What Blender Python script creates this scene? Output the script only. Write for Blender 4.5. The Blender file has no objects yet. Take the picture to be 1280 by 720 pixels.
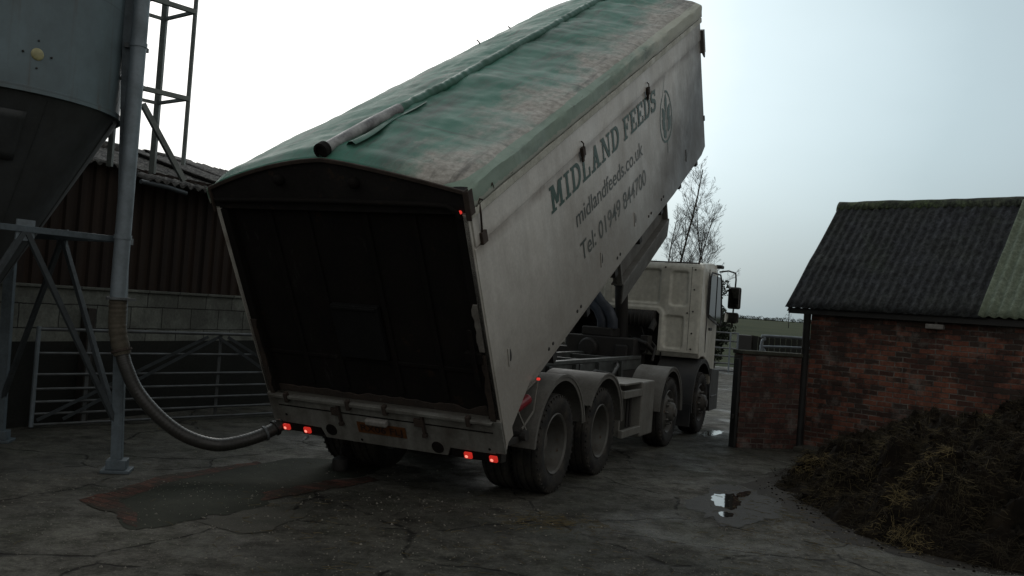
import bpy, math, random
from math import sin, cos, pi, radians, sqrt, atan2
from mathutils import Vector, Matrix, noise

random.seed(7)
scene = bpy.context.scene
COL = scene.collection

# ------------------------------------------------------------------ helpers
class MB:
    """collects geometry for ONE mesh object"""
    def __init__(s):
        s.v = []; s.f = []
    def add(s, vs, fs):
        n = len(s.v)
        s.v.extend([tuple(p) for p in vs])
        s.f.extend([tuple(i + n for i in f) for f in fs])
        return s
    def box(s, x0, x1, y0, y1, z0, z1, M=None):
        vs = [(x, y, z) for x in (x0, x1) for y in (y0, y1) for z in (z0, z1)]
        if M is not None: vs = [M @ Vector(p) for p in vs]
        fs = [(0,1,3,2),(4,6,7,5),(0,4,5,1),(2,3,7,6),(0,2,6,4),(1,5,7,3)]
        return s.add(vs, fs)
    def bar(s, a, b, w, h=None, up=(0,0,1)):
        """rectangular bar from a to b, w wide, h high"""
        h = h or w
        a = Vector(a); b = Vector(b); d = (b - a); L = d.length; d.normalize()
        u = Vector(up)
        if abs(d.dot(u)) > .95: u = Vector((0,1,0)) if abs(d.y) < .9 else Vector((1,0,0))
        r = d.cross(u).normalized(); t = r.cross(d).normalized()
        vs = []
        for p in (a, b):
            for (i, j) in ((-1,-1),(1,-1),(1,1),(-1,1)):
                vs.append(p + r*(i*w/2) + t*(j*h/2))
        return s.add(vs, [(0,1,2,3),(7,6,5,4),(0,4,5,1),(1,5,6,2),(2,6,7,3),(3,7,4,0)])
    def tube(s, pts, r, n=12, cap=True):
        pts = [Vector(p) for p in pts]
        if not hasattr(r, '__len__'): r = [r]*len(pts)
        t0 = (pts[1]-pts[0]).normalized()
        u = Vector((0,0,1)) if abs(t0.z) < .9 else Vector((1,0,0))
        nrm = t0.cross(u).normalized()
        vs = []; m = len(pts)
        for i, p in enumerate(pts):
            if i == 0: t = pts[1]-pts[0]
            elif i == m-1: t = pts[-1]-pts[-2]
            else: t = (pts[i+1]-pts[i-1])
            t.normalize()
            nrm = (nrm - t*nrm.dot(t)).normalized()
            b = t.cross(nrm)
            for k in range(n):
                a = 2*pi*k/n
                vs.append(p + nrm*(cos(a)*r[i]) + b*(sin(a)*r[i]))
        fs = []
        for i in range(m-1):
            for k in range(n):
                k2 = (k+1) % n
                fs.append((i*n+k, i*n+k2, (i+1)*n+k2, (i+1)*n+k))
        if cap:
            fs.append(tuple(range(n-1, -1, -1))); fs.append(tuple((m-1)*n+k for k in range(n)))
        return s.add(vs, fs)
    def prism(s, poly, axis, a0, a1):
        """poly of 2D points; axis 'x': (y,z), 'y': (x,z), 'z': (x,y)"""
        def P(p, a):
            return {'x': (a,p[0],p[1]), 'y': (p[0],a,p[1]), 'z': (p[0],p[1],a)}[axis]
        n = len(poly)
        vs = [P(p,a0) for p in poly] + [P(p,a1) for p in poly]
        fs = [tuple(range(n-1,-1,-1)), tuple(range(n,2*n))]
        for i in range(n):
            j = (i+1) % n
            fs.append((i,j,n+j,n+i))
        return s.add(vs, fs)
    def lathe(s, prof, axis='x', n=32, c=(0,0,0), close=False, a0=0, a1=2*pi):
        """prof: list of (radius, offset along axis)"""
        full = abs(a1-a0-2*pi) < 1e-6
        cnt = n if full else n+1
        vs = []
        for (r, o) in prof:
            for k in range(cnt):
                a = a0+(a1-a0)*k/n
                if axis == 'x': p = (o, r*cos(a), r*sin(a))
                elif axis == 'y': p = (r*cos(a), o, r*sin(a))
                else: p = (r*cos(a), r*sin(a), o)
                vs.append((p[0]+c[0], p[1]+c[1], p[2]+c[2]))
        fs = []
        m = len(prof)
        rng = m if close else m-1
        for i in range(rng):
            i2 = (i+1) % m
            for k in range(n):
                k2 = (k+1) % cnt
                fs.append((i*cnt+k, i*cnt+k2, i2*cnt+k2, i2*cnt+k))
        return s.add(vs, fs)
    def grid(s, nu, nv, fn, skip=None):
        vs = [fn(i/nu, j/nv) for i in range(nu+1) for j in range(nv+1)]
        fs = []
        for i in range(nu):
            for j in range(nv):
                if skip and skip((i+.5)/nu, (j+.5)/nv): continue
                a = i*(nv+1)+j
                fs.append((a, a+1, a+nv+2, a+nv+1))
        return s.add(vs, fs)
    def build(s, name, mat, parent=None, smooth=None, bevel=0, seg=2, norm=True):
        me = bpy.data.meshes.new(name)
        me.from_pydata(s.v, [], s.f); me.update()
        if norm:
            import bmesh
            bm = bmesh.new(); bm.from_mesh(me)
            bmesh.ops.recalc_face_normals(bm, faces=bm.faces)
            bm.to_mesh(me); bm.free()
        if smooth:
            me.polygons.foreach_set('use_smooth', [True]*len(me.polygons))
            me.set_sharp_from_angle(angle=radians(smooth))
        o = bpy.data.objects.new(name, me); COL.objects.link(o)
        if mat: me.materials.append(mat)
        if parent: o.parent = parent
        if bevel:
            m = o.modifiers.new('bevel', 'BEVEL'); m.width = bevel; m.segments = seg
            m.limit_method = 'ANGLE'; m.angle_limit = radians(40); m.use_clamp_overlap = True
        return o

def empty(name, loc=(0,0,0), rz=0, parent=None):
    o = bpy.data.objects.new(name, None); COL.objects.link(o)
    o.location = loc; o.rotation_euler = (0,0,rz); o.empty_display_size = .2
    if parent: o.parent = parent
    return o
def tag(o, label, cat, group=None, kind=None):
    o['label'] = label; o['category'] = cat
    if group: o['group'] = group
    if kind: o['kind'] = kind
    return o
def struct(o): o['kind'] = 'structure'; return o
def stuff(o, label=None, cat=None):
    o['kind'] = 'stuff'
    if label: o['label'] = label
    if cat: o['category'] = cat
    return o

# ------------------------------------------------------------------ materials
def catmull0(P, k=8):
    P = [Vector(p) for p in P]; out = []
    for i in range(len(P)-1):
        p0 = P[max(0,i-1)]; p1 = P[i]; p2 = P[i+1]; p3 = P[min(len(P)-1,i+2)]
        for j in range(k):
            t = j/k
            out.append(.5*((2*p1)+(p2-p0)*t+(2*p0-5*p1+4*p2-p3)*t*t+(3*p1-p0-3*p2+p3)*t**3))
    out.append(P[-1]); return out
class NT:
    def __init__(s, name):
        s.m = bpy.data.materials.new(name); s.m.use_nodes = True
        s.t = s.m.node_tree; s.n = s.t.nodes; s.l = s.t.links
        s.b = s.n['Principled BSDF']
        s.tc = s.n.new('ShaderNodeTexCoord')
        s.co = s.tc.outputs['Object']
    def link(s, a, b): s.l.new(a, b)
    def map(s, scale=(1,1,1), loc=(0,0,0), rot=(0,0,0), src=None):
        q = s.n.new('ShaderNodeMapping'); s.link(src or s.co, q.inputs[0])
        q.inputs['Scale'].default_value = scale; q.inputs['Location'].default_value = loc
        q.inputs['Rotation'].default_value = rot
        return q.outputs[0]
    def noise(s, scale, detail=6, rough=.6, src=None, dist=0):
        q = s.n.new('ShaderNodeTexNoise'); s.link(src or s.co, q.inputs['Vector'])
        q.inputs['Scale'].default_value = scale; q.inputs['Detail'].default_value = detail
        q.inputs['Roughness'].default_value = rough; q.inputs['Distortion'].default_value = dist
        return q.outputs[0]
    def ramp(s, f, stops):
        q = s.n.new('ShaderNodeValToRGB'); s.link(f, q.inputs[0])
        e = q.color_ramp.elements
        while len(e) < len(stops): e.new(.5)
        for el, (p, c) in zip(e, stops):
            el.position = p
            el.color = (c, c, c, 1) if not hasattr(c, '__len__') else (*c, 1)
        return q.outputs[0]
    def mix(s, f, a, b, mode='MIX'):
        q = s.n.new('ShaderNodeMix'); q.data_type = 'RGBA'; q.blend_type = mode
        for sock, val in ((q.inputs[0], f), (q.inputs[6], a), (q.inputs[7], b)):
            if hasattr(val, 'is_linked') or hasattr(val, 'links'): s.link(val, sock)
            elif hasattr(val, '__len__'): sock.default_value = (*val, 1)
            else: sock.default_value = val
        return q.outputs[2]
    def math(s, op, a, b=0.0, clamp=False):
        q = s.n.new('ShaderNodeMath'); q.operation = op; q.use_clamp = clamp
        for i, val in enumerate((a, b)):
            if hasattr(val, 'links'): s.link(val, q.inputs[i])
            else: q.inputs[i].default_value = val
        return q.outputs[0]
    def sep(s, src=None):
        q = s.n.new('ShaderNodeSeparateXYZ'); s.link(src or s.co, q.inputs[0]); return q.outputs
    def comb(s, x, y, z):
        q = s.n.new('ShaderNodeCombineXYZ')
        for i, val in enumerate((x, y, z)):
            if hasattr(val, 'links'): s.link(val, q.inputs[i])
            else: q.inputs[i].default_value = val
        return q.outputs[0]
    def bump(s, h, strength=.3, dist=.02):
        q = s.n.new('ShaderNodeBump'); s.link(h, q.inputs['Height'])
        q.inputs['Strength'].default_value = strength; q.inputs['Distance'].default_value = dist
        s.link(q.outputs[0], s.b.inputs['Normal']); return q
    def out(s, col=None, rough=None, metal=None, spec=None):
        for k, val in (('Base Color', col), ('Roughness', rough), ('Metallic', metal), ('Specular IOR Level', spec)):
            if val is None: continue
            if hasattr(val, 'links'): s.link(val, s.b.inputs[k])
            elif hasattr(val, '__len__'): s.b.inputs[k].default_value = (*val, 1)
            else: s.b.inputs[k].default_value = val
        return s.m

def grimy(name, base, dirt=None, amount=.5, scale=3., rough=.5, metal=0., bump=.12, streak=None, fine=40., rust=None, rust_at=.62, spec=None, scuff=None):
    """paint or metal with patchy dirt, optional streaks along one axis and rust patches"""
    k = NT(name)
    dirt = dirt or tuple(c*.45 for c in base)
    n1 = k.noise(scale, 8, .65)
    f = k.ramp(n1, [(.5-amount*.35, 0.), (.5+.28-amount*.1, 1.)])
    f = k.math('MULTIPLY', f, min(1, amount+.3))
    col = k.mix(f, base, dirt)
    if streak:
        n2 = k.noise(1., 6, .6, src=k.map(streak))
        col = k.mix(k.math('MULTIPLY', k.ramp(n2, [(.42, 0.), (.7, 1.)]), amount), col, dirt)
    n3 = k.noise(fine, 3, .6)
    col = k.mix(.25, col, k.mix(1., col, k.ramp(n3, [(.3, .35), (.7, 1.4)]), 'MULTIPLY'))
    r = k.ramp(n1, [(.3, max(.05, rough-.12)), (.7, min(1, rough+.2))])
    if scuff:
        n8 = k.noise(1., 9, .75, src=k.map((7, 7, 2.2), (4,4,1)))
        col = k.mix(k.ramp(n8, [(.60, 0.), (.70, 1.)]), col, scuff)
    if rust:
        n4 = k.noise(scale*2.3, 9, .7, src=k.map((1,1,1), (5,3,9)))
        rf = k.ramp(n4, [(rust_at-.04, 0.), (rust_at+.03, 1.)])
        col = k.mix(rf, col, rust); r = k.mix(rf, r, (.9,.9,.9))
    k.bump(k.math('ADD', n1, k.math('MULTIPLY', n3, .35)), bump, .01)
    return k.out(col, r, metal, spec)

def plain(name, base, rough=.5, metal=0., emit=None, estr=0):
    k = NT(name)
    n1 = k.noise(22, 5, .6)
    col = k.mix(k.ramp(n1, [(.3, 0.), (.7, 1.)]), tuple(c*.75 for c in base), tuple(min(1, c*1.15) for c in base))
    m = k.out(col, rough, metal)
    if emit:
        k.b.inputs['Emission Color'].default_value = (*emit, 1); k.b.inputs['Emission Strength'].default_value = estr
    return m

M = {}
def body_paint():
    k = NT('body_paint')
    x, y, z = k.sep()
    n = k.noise(1.3, 8, .62)
    st = k.noise(1., 7, .6, src=k.map((2., 3.2, .32)))          # run-down streaks
    fine = k.noise(35, 4, .6)
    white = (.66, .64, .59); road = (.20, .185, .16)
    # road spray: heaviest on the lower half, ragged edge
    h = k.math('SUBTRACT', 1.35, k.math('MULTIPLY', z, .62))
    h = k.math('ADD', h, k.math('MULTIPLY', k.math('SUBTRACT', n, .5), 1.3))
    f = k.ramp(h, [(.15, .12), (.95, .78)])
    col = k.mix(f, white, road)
    col = k.mix(k.math('MULTIPLY', k.ramp(st, [(.44, 0.), (.72, 1.)]), .45), col, (.26, .24, .205))
    sl_ = k.math('SUBTRACT', 1., k.math('MULTIPLY', k.math('ABSOLUTE', k.math('SUBTRACT', z, k.math('ADD', 1.885, k.math('MULTIPLY', k.math('SUBTRACT', n, .5), .06)))), 11.), True)
    col = k.mix(k.math('MULTIPLY', sl_, k.ramp(k.noise(2.5, 6, .6), [(.3, .1), (.6, .7)])), col, (.17, .13, .10))
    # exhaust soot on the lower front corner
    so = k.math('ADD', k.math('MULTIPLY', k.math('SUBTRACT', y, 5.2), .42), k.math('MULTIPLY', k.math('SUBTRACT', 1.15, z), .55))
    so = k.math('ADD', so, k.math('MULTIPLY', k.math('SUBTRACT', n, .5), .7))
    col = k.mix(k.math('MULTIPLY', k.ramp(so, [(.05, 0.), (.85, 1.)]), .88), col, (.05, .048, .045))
    col = k.mix(.2, col, k.mix(1., col, k.ramp(fine, [(.3, .5), (.7, 1.3)]), 'MULTIPLY'))
    sc = k.noise(1., 4, .5, src=k.map((9., 14., 1.6), (3,1,7)))
    col = k.mix(k.math('MULTIPLY', k.ramp(sc, [(.7, 0.), (.76, 1.)]), .35), col, (.42, .41, .39))
    wv = k.noise(1.7, 3, .5)
    k.bump(k.math('ADD', k.math('MULTIPLY', wv, 1.), k.math('MULTIPLY', fine, .02)), .6, .04)
    return k.out(col, k.ramp(n, [(.3, .38), (.7, .6)]), 0)
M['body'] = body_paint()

def tarp_mat():
    k = NT('tarpaulin_green')
    x, y, z = k.sep()
    n = k.noise(1.1, 9, .68, dist=.3)
    n2 = k.noise(5, 9, .7, src=k.map((1.0, .45, 1.)))
    g = k.mix(k.ramp(n, [(.35, 0.), (.68, 1.)]), (.014, .125, .078), (.065, .185, .14))
    g = k.mix(k.math('MULTIPLY', k.ramp(n2, [(.48, 0.), (.68, 1.)]), .6), g, (.07, .085, .07))
    # feed dust lying along the right-hand edge, ragged
    d = k.math('ADD', k.math('MULTIPLY', k.math('SUBTRACT', x, .60), 1.5), k.math('MULTIPLY', k.math('SUBTRACT', n, .5), 2.6))
    d = k.math('ADD', d, k.math('MULTIPLY', k.math('SUBTRACT', n2, .5), 1.2))
    df = k.ramp(d, [(.05, 0.), (.75, 1.)])
    dust = k.mix(k.ramp(k.noise(14, 6, .7), [(.35, 0.), (.7, 1.)]), (.20, .18, .155), (.45, .42, .375))
    col = k.mix(k.math('MULTIPLY', df, .96), g, dust)
    # grime runs lengthwise, and cross seams every two metres
    run = k.noise(1., 8, .7, src=k.map((5.5, .7, 1.), (7,3,2)))
    col = k.mix(k.math('MULTIPLY', k.ramp(run, [(.55, 0.), (.68, 1.)]), .75), col, (.055, .05, .042))
    fr = k.math('FRACT', k.math('DIVIDE', k.math('ADD', y, k.math('MULTIPLY', k.math('SUBTRACT', n2, .5), .03)), 1.93))
    sm_ = k.math('LESS_THAN', k.math('ABSOLUTE', k.math('SUBTRACT', fr, .5)), .010)
    col = k.mix(k.math('MULTIPLY', sm_, .5), col, (.05, .07, .055))
    # hem band hangs over the edge: green shows again on its rear half, cream dirt on the front half
    hz = k.math('LESS_THAN', z, 2.445)
    hm = k.math('ADD', k.math('MULTIPLY', k.math('SUBTRACT', y, 3.9), .5), k.math('MULTIPLY', k.math('SUBTRACT', n2, .5), 2.6))
    hemc = k.mix(k.ramp(hm, [(.0, .12), (.9, .85)]), (.15, .245, .19), (.46, .46, .38))
    col = k.mix(k.math('MULTIPLY', hz, .85), col, hemc)
    st = k.noise(1., 7, .65, src=k.map((3.5, .5, 1.), (2,7,1)))
    col = k.mix(k.math('MULTIPLY', k.ramp(st, [(.54, 0.), (.66, 1.)]), .55), col, (.045, .05, .045))
    lo = k.math('LESS_THAN', k.math('ADD', z, k.math('MULTIPLY', k.math('SUBTRACT', k.noise(11, 6, .7), .5), .12)), 2.29)
    col = k.mix(k.math('MULTIPLY', lo, .75), col, (.33, .33, .28))
    sp = k.noise(9, 8, .75, src=k.map((1, .6, 1), (8,2,1)))
    col = k.mix(k.ramp(sp, [(.63, 0.), (.7, 1.)]), col, (.06, .052, .04))
    k.bump(k.math('ADD', n2, k.math('MULTIPLY', k.noise(60, 3), .3)), .3, .012)
    return k.out(col, k.ramp(n, [(.3, .5), (.7, .8)]), 0)
M['tarp'] = tarp_mat()
M['toprail'] = grimy('dusty_cream_rail', (.52, .51, .44), (.24, .24, .19), .5, 4, .6, bump=.2)
M['roll'] = grimy('rolled_tarp_green', (.010, .105, .062), (.03, .065, .048), .45, 3, .5, bump=.3)
M['black'] = grimy('dirty_black_paint', (.0075, .007, .0068), (.0150, .0125, .0105), .5, 2.5, .8, bump=.25, rust=(.022,.014,.010), rust_at=.66, spec=.1, scuff=(.022,.021,.020))
M['hatch'] = grimy('worn_dark_hatch', (.011, .0112, .0115), (.006, .006, .006), .6, 4, .7, bump=.2, spec=.15)
M['header'] = grimy('grimy_header', (.020, .018, .017), (.010, .009, .009), .5, 3, .75, bump=.25, rust=(.04,.028,.02), rust_at=.64, spec=.15)
M['darkrust'] = grimy('flaking_dark_rust', (.040, .026, .018), (.016, .013, .011), .6, 9, .9, bump=.6, rust=(.10,.095,.085), rust_at=.66)
M['seal'] = grimy('dirty_pale_seal', (.22, .21, .19), (.06, .05, .04), .6, 7, .8, bump=.4)
M['rust'] = grimy('rusty_steel', (.055, .036, .026), (.02, .015, .012), .7, 6, .85, bump=.5)
M['white'] = grimy('dirty_white_panel', (.24, .245, .225), (.06, .052, .042), .6, 2.2, .55, bump=.15, streak=(8, 8, 1.), rust=(.09,.05,.025), rust_at=.70)
M['cream'] = grimy('cream_cab_paint', (.76, .75, .66), (.34, .32, .25), .34, 1.3, .34, bump=.03, streak=(6, 6, .8), fine=12)
M['dark'] = grimy('oily_chassis', (.016, .016, .016), (.035, .03, .024), .5, 4, .65, bump=.3)
M['rail'] = grimy('chassis_grey', (.075, .085, .08), (.03, .028, .024), .5, 3, .5, bump=.2)
M['guard'] = grimy('mudguard_grey', (.15, .148, .135), (.065, .056, .045), .55, 2.4, .62, bump=.15)
M['guardblack'] = grimy('mudguard_black', (.02, .022, .024), (.05, .046, .04), .45, 2., .5, bump=.15)
M['boxgrey'] = grimy('battery_box_grey', (.19, .185, .165), (.08, .07, .055), .45, 2.5, .55, bump=.15)
def tyre_mat():
    k = NT('tyre_rubber')
    n = k.noise(6, 7, .65)
    col = k.mix(k.ramp(n, [(.4, 0.), (.65, 1.)]), (.016, .016, .016), (.05, .045, .038))
    k.bump(k.noise(30, 5), .3, .01)
    return k.out(col, .8, 0, .25)
M['tyre'] = tyre_mat()
M['rim'] = grimy('wheel_steel', (.12, .12, .11), (.045, .038, .03), .6, 5, .6, bump=.2, rust=(.07,.04,.022), rust_at=.64)
M['galv'] = grimy('galvanised_steel', (.21, .25, .28), (.12, .14, .15), .45, 5, .5, .35, bump=.1)
M['leg'] = grimy('weathered_blue_grey_steel', (.125, .16, .185), (.05, .06, .065), .55, 3, .55, .2, bump=.15, streak=(9, 9, .8), rust=(.07,.04,.025), rust_at=.70)
M['strut'] = grimy('dark_strut', (.06, .072, .08), (.03, .033, .034), .5, 4, .6, .2, bump=.12, rust=(.05,.03,.02), rust_at=.68)
M['tar'] = grimy('tarred_wall', (.018, .019, .0175), (.034, .035, .031), .5, 1.5, .85, bump=.3, spec=.1)  # near-black colour for the lower shed wall and fence boards
M['ladder'] = grimy('pale_galvanised', (.20, .22, .21), (.10, .11, .10), .5, 6, .6, .1, bump=.1)
M['galvdull'] = grimy('dull_galvanised', (.14, .155, .165), (.07, .07, .065), .55, 5, .55, .3, bump=.12)
def silo_mat():
    k = NT('silo_shell')
    x, y, z = k.sep()
    n = k.noise(1.6, 8, .65); n2 = k.noise(18, 6, .7)
    st = k.noise(1., 6, .6, src=k.map((5, 5, .5)))
    col = k.mix(k.ramp(n, [(.35, 0.), (.7, 1.)]), (.135, .185, .205), (.085, .11, .12))
    col = k.mix(k.math('MULTIPLY', k.ramp(st, [(.5, 0.), (.75, 1.)]), .4), col, (.085, .095, .09))
    col = k.mix(k.math('MULTIPLY', k.ramp(n2, [(.6, 0.), (.72, 1.)]), .35), col, (.07, .075, .065))
    ru = k.noise(1., 5, .6, src=k.map((9, 9, .4), (3,1,2)))
    col = k.mix(k.math('MULTIPLY', k.ramp(ru, [(.60, 0.), (.74, 1.)]), .6), col, (.085, .065, .045))
    hs = k.math('LESS_THAN', k.math('ABSOLUTE', k.math('SUBTRACT', k.math('FRACT', k.math('MULTIPLY', z, 1.05)), .5)), .006)
    col = k.mix(k.math('MULTIPLY', hs, .35), col, (.05, .055, .055))
    k.bump(k.math('ADD', n, k.math('MULTIPLY', n2, .25)), .15, .015)
    return k.out(col, .55, .15)
M['silo'] = silo_mat()
M['cone'] = grimy('silo_cone', (.045, .05, .052), (.02, .02, .018), .5, 2.5, .6, .1, bump=.15, streak=(6, 6, .6))
M['sight'] = plain('yellowed_glass', (.30, .28, .14), .4)
M['glass'] = plain('dark_glass', (.012, .016, .018), .06)
M['mirror'] = plain('mirror_glass', (.75, .75, .75), .03, 1.)
M['redlamp'] = plain('lit_tail_lamp', (.35, .02, .015), .3, 0, (1., .045, .03), .38)
M['redhot'] = plain('lamp_filament_glow', (.6, .2, .15), .3, 0, (1., .30, .22), 1.1)
M['redglow'] = plain('marker_lamp', (.4, .02, .015), .3, 0, (1., .06, .045), .6)
M['redcan'] = grimy('red_reflector', (.22, .012, .02), (.08, .01, .012), .4, 8, .35)
M['plate'] = grimy('number_plate_amber', (.12, .045, .012), (.05, .022, .010), .5, 8, .4)
M['plateink'] = plain('plate_lettering', (.012, .01, .01), .5)
M['platelamp'] = grimy('plate_lamp_white', (.24, .23, .215), (.10, .09, .075), .4, 9, .55)
def ink(name, c, fade):
    k = NT(name)
    n = k.noise(9, 8, .7)
    col = k.mix(k.math('MULTIPLY', k.ramp(n, [(.4, 0.), (.72, 1.)]), fade), c, (.2, .19, .17))
    return k.out(col, .5, 0)
M['letter'] = ink('sign_green', (.006, .052, .034), .12)
M['letter2'] = ink('sign_grey_green', (.026, .034, .028), .4)
M['letter3'] = ink('sign_worn', (.030, .040, .030), .65)
M['hose'] = grimy('ribbed_hose', (.038, .036, .032), (.016, .015, .013), .5, 6, .36, bump=.2)
M['cuff'] = grimy('rubber_cuff', (.095, .08, .055), (.035, .03, .022), .6, 7, .75, bump=.4)
M['duct'] = grimy('blue_grey_duct', (.05, .062, .085), (.02, .022, .025), .4, 5, .5)
M['sleeve'] = grimy('scuffed_sleeve', (.075, .07, .072), (.48, .49, .48), .5, 7, .5, bump=.2)

def brick_mat(name, c1, c2, mortar, bw=.225, bh=.075, sooty=.5, axis='xz', pale=None, dark=True):
    k = NT(name)
    x, y, z = k.sep()
    jn = k.noise(3, 4, .6)
    a = x if axis[0] == 'x' else y
    jit = k.math('MULTIPLY', k.math('SUBTRACT', k.noise(3.5, 5, .65), .5), .035)
    jx = k.math('MULTIPLY', k.math('SUBTRACT', k.noise(7, 4, .6, src=k.map((1,1,1),(4,4,4))), .5), .03)
    a = k.math('ADD', a, jx)
    v = k.comb(a, k.math('ADD', z, jit), 0.0)
    q = k.n.new('ShaderNodeTexBrick'); k.link(v, q.inputs['Vector'])
    q.inputs['Color1'].default_value = (0,0,0,1); q.inputs['Color2'].default_value = (1,1,1,1)
    q.inputs['Mortar'].default_value = (.5,.5,.5,1)
    q.inputs['Scale'].default_value = 1.; q.inputs['Brick Width'].default_value = bw; q.inputs['Row Height'].default_value = bh
    q.inputs['Mortar Size'].default_value = .0085; q.inputs['Mortar Smooth'].default_value = .35; q.inputs['Bias'].default_value = 0
    per = q.outputs['Color']; mf = q.outputs['Fac']
    col = k.mix(k.ramp(per, [(.1, 0.), (.9, 1.)]), c1, c2)
    if pale:
        col = k.mix(k.math('GREATER_THAN', per, .80), col, pale)
        within = k.noise(11, 6, .7, src=k.map((1,1,1),(7,7,2)))
        col = k.mix(k.math('MULTIPLY', k.ramp(within, [(.52, 0.), (.64, 1.)]), .55), col, tuple(c*.9 for c in pale))
    if dark: col = k.mix(k.math('MULTIPLY', k.math('LESS_THAN', per, .16), .6), col, (.025, .018, .016))
    n = k.noise(1.3, 9, .7); n2 = k.noise(25, 6, .7)
    mcol = k.mix(k.ramp(k.noise(4, 8, .7), [(.4, 0.), (.68, 1.)]), tuple(c*.3 for c in mortar), mortar)
    col = k.mix(mf, col, mcol)
    ns = k.math('ADD', n, k.math('MULTIPLY', k.math('SUBTRACT', per, .5), .30)) if dark else n
    col = k.mix(k.math('MULTIPLY', k.ramp(ns, [(.43, 0.), (.56, 1.)]), sooty), col, (.022, .018, .0155))
    lime = k.noise(2.3, 8, .7, src=k.map((1,1,1),(9,3,2)))
    if pale: col = k.mix(k.math('MULTIPLY', k.ramp(lime, [(.55, 0.), (.66, 1.)]), .55), col, (.19, .175, .155))
    col = k.mix(.4, col, k.mix(1., col, k.ramp(n2, [(.3, .35), (.7, 1.5)]), 'MULTIPLY'))
    h = k.math('ADD', k.math('MULTIPLY', mf, -1.), k.math('MULTIPLY', n2, .6))
    k.bump(h, .8, .012)
    return k.out(col, .85, 0, .3)
M['brick'] = brick_mat('sooty_red_brick', (.13, .048, .032), (.27, .10, .06), (.26, .24, .21), .215, .072, sooty=.9, pale=(.30,.16,.115))
M['brick2'] = brick_mat('dark_red_brick', (.075, .030, .023), (.15, .055, .04), (.17, .155, .135), sooty=.75, pale=(.21,.11,.085))
M['block'] = brick_mat('concrete_block', (.14, .15, .132), (.18, .19, .165), (.05, .05, .046), .55, .29, sooty=.45, axis='yz', dark=False)
def clad_mat():
    k = NT('red_brown_cladding')
    n = k.noise(2., 8, .65); st = k.noise(1., 6, .6, src=k.map((7, 7, .5)))
    col = k.mix(k.ramp(st, [(.35, 0.), (.7, 1.)]), (.036, .024, .018), (.017, .013, .011))
    col = k.mix(k.math('MULTIPLY', k.ramp(n, [(.45, 0.), (.7, 1.)]), .5), col, (.02, .013, .012))
    k.bump(k.noise(30, 5), .2, .01)
    return k.out(col, .8, 0, .2)
M['clad'] = clad_mat()
def roof_mat(name, c, moss, amount, moss2, mott=1.):
    k = NT(name)
    n = k.noise(1.2, 9, .7); n2 = k.noise(20, 6, .7); n3 = k.noise(.8, 7, .65, src=k.map((1,1,1),(4,7,2)))
    col = k.mix(k.ramp(n2, [(.4, 0.), (.7, 1.)]), c, tuple(x*1.9 for x in c))
    col = k.mix(k.math('MULTIPLY', k.ramp(n, [(.42, 0.), (.66, 1.)]), amount), col, moss)
    col = k.mix(k.math('MULTIPLY', k.ramp(n3, [(.55, 0.), (.72, 1.)]), amount), col, moss2)
    col = k.mix(k.ramp(k.noise(26, 5, .7, src=k.map((1,1,1),(1,9,4))), [(.63, 0.), (.7, 1.)]), col, (.012,.012,.012))
    n6 = k.noise(6, 7, .75, src=k.map((1,1,1),(3,5,8)))
    col = k.mix(mott*.95, col, k.mix(1., col, k.ramp(n6, [(.36, .3), (.66, 2.1)]), 'MULTIPLY'))
    n7 = k.noise(13, 4, .7, src=k.map((1.6, .8, .8),(2,1,5)))
    col = k.mix(mott*.9, col, k.mix(1., col, k.ramp(n7, [(.40, .25), (.62, 1.6)]), 'MULTIPLY'))
    k.bump(k.math('ADD', n2, n6), .6, .02)
    return k.out(col, .8, 0, .25)
M['roof'] = roof_mat('mossy_fibre_cement', (.011, .012, .014), (.017, .019, .015), .7, (.014, .021, .009))
M['ridge'] = roof_mat('mossy_ridge', (.024, .028, .02), (.035, .05, .016), .9, (.045, .05, .03))
M['sheet'] = roof_mat('green_grey_roof_sheet', (.105, .125, .092), (.08, .10, .055), .5, (.15, .16, .12), .15)
M['oldroof'] = roof_mat('weathered_grey_roof', (.045, .043, .041), (.03, .028, .023), .7, (.035, .035, .024))
M['pvc'] = grimy('black_plastic_pipe', (.012, .012, .012), (.03, .028, .025), .4, 5, .5)
M['wood'] = grimy('dark_timber', (.03, .024, .018), (.014, .012, .01), .5, 5, .8, bump=.4, streak=(10, 10, .8))

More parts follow.
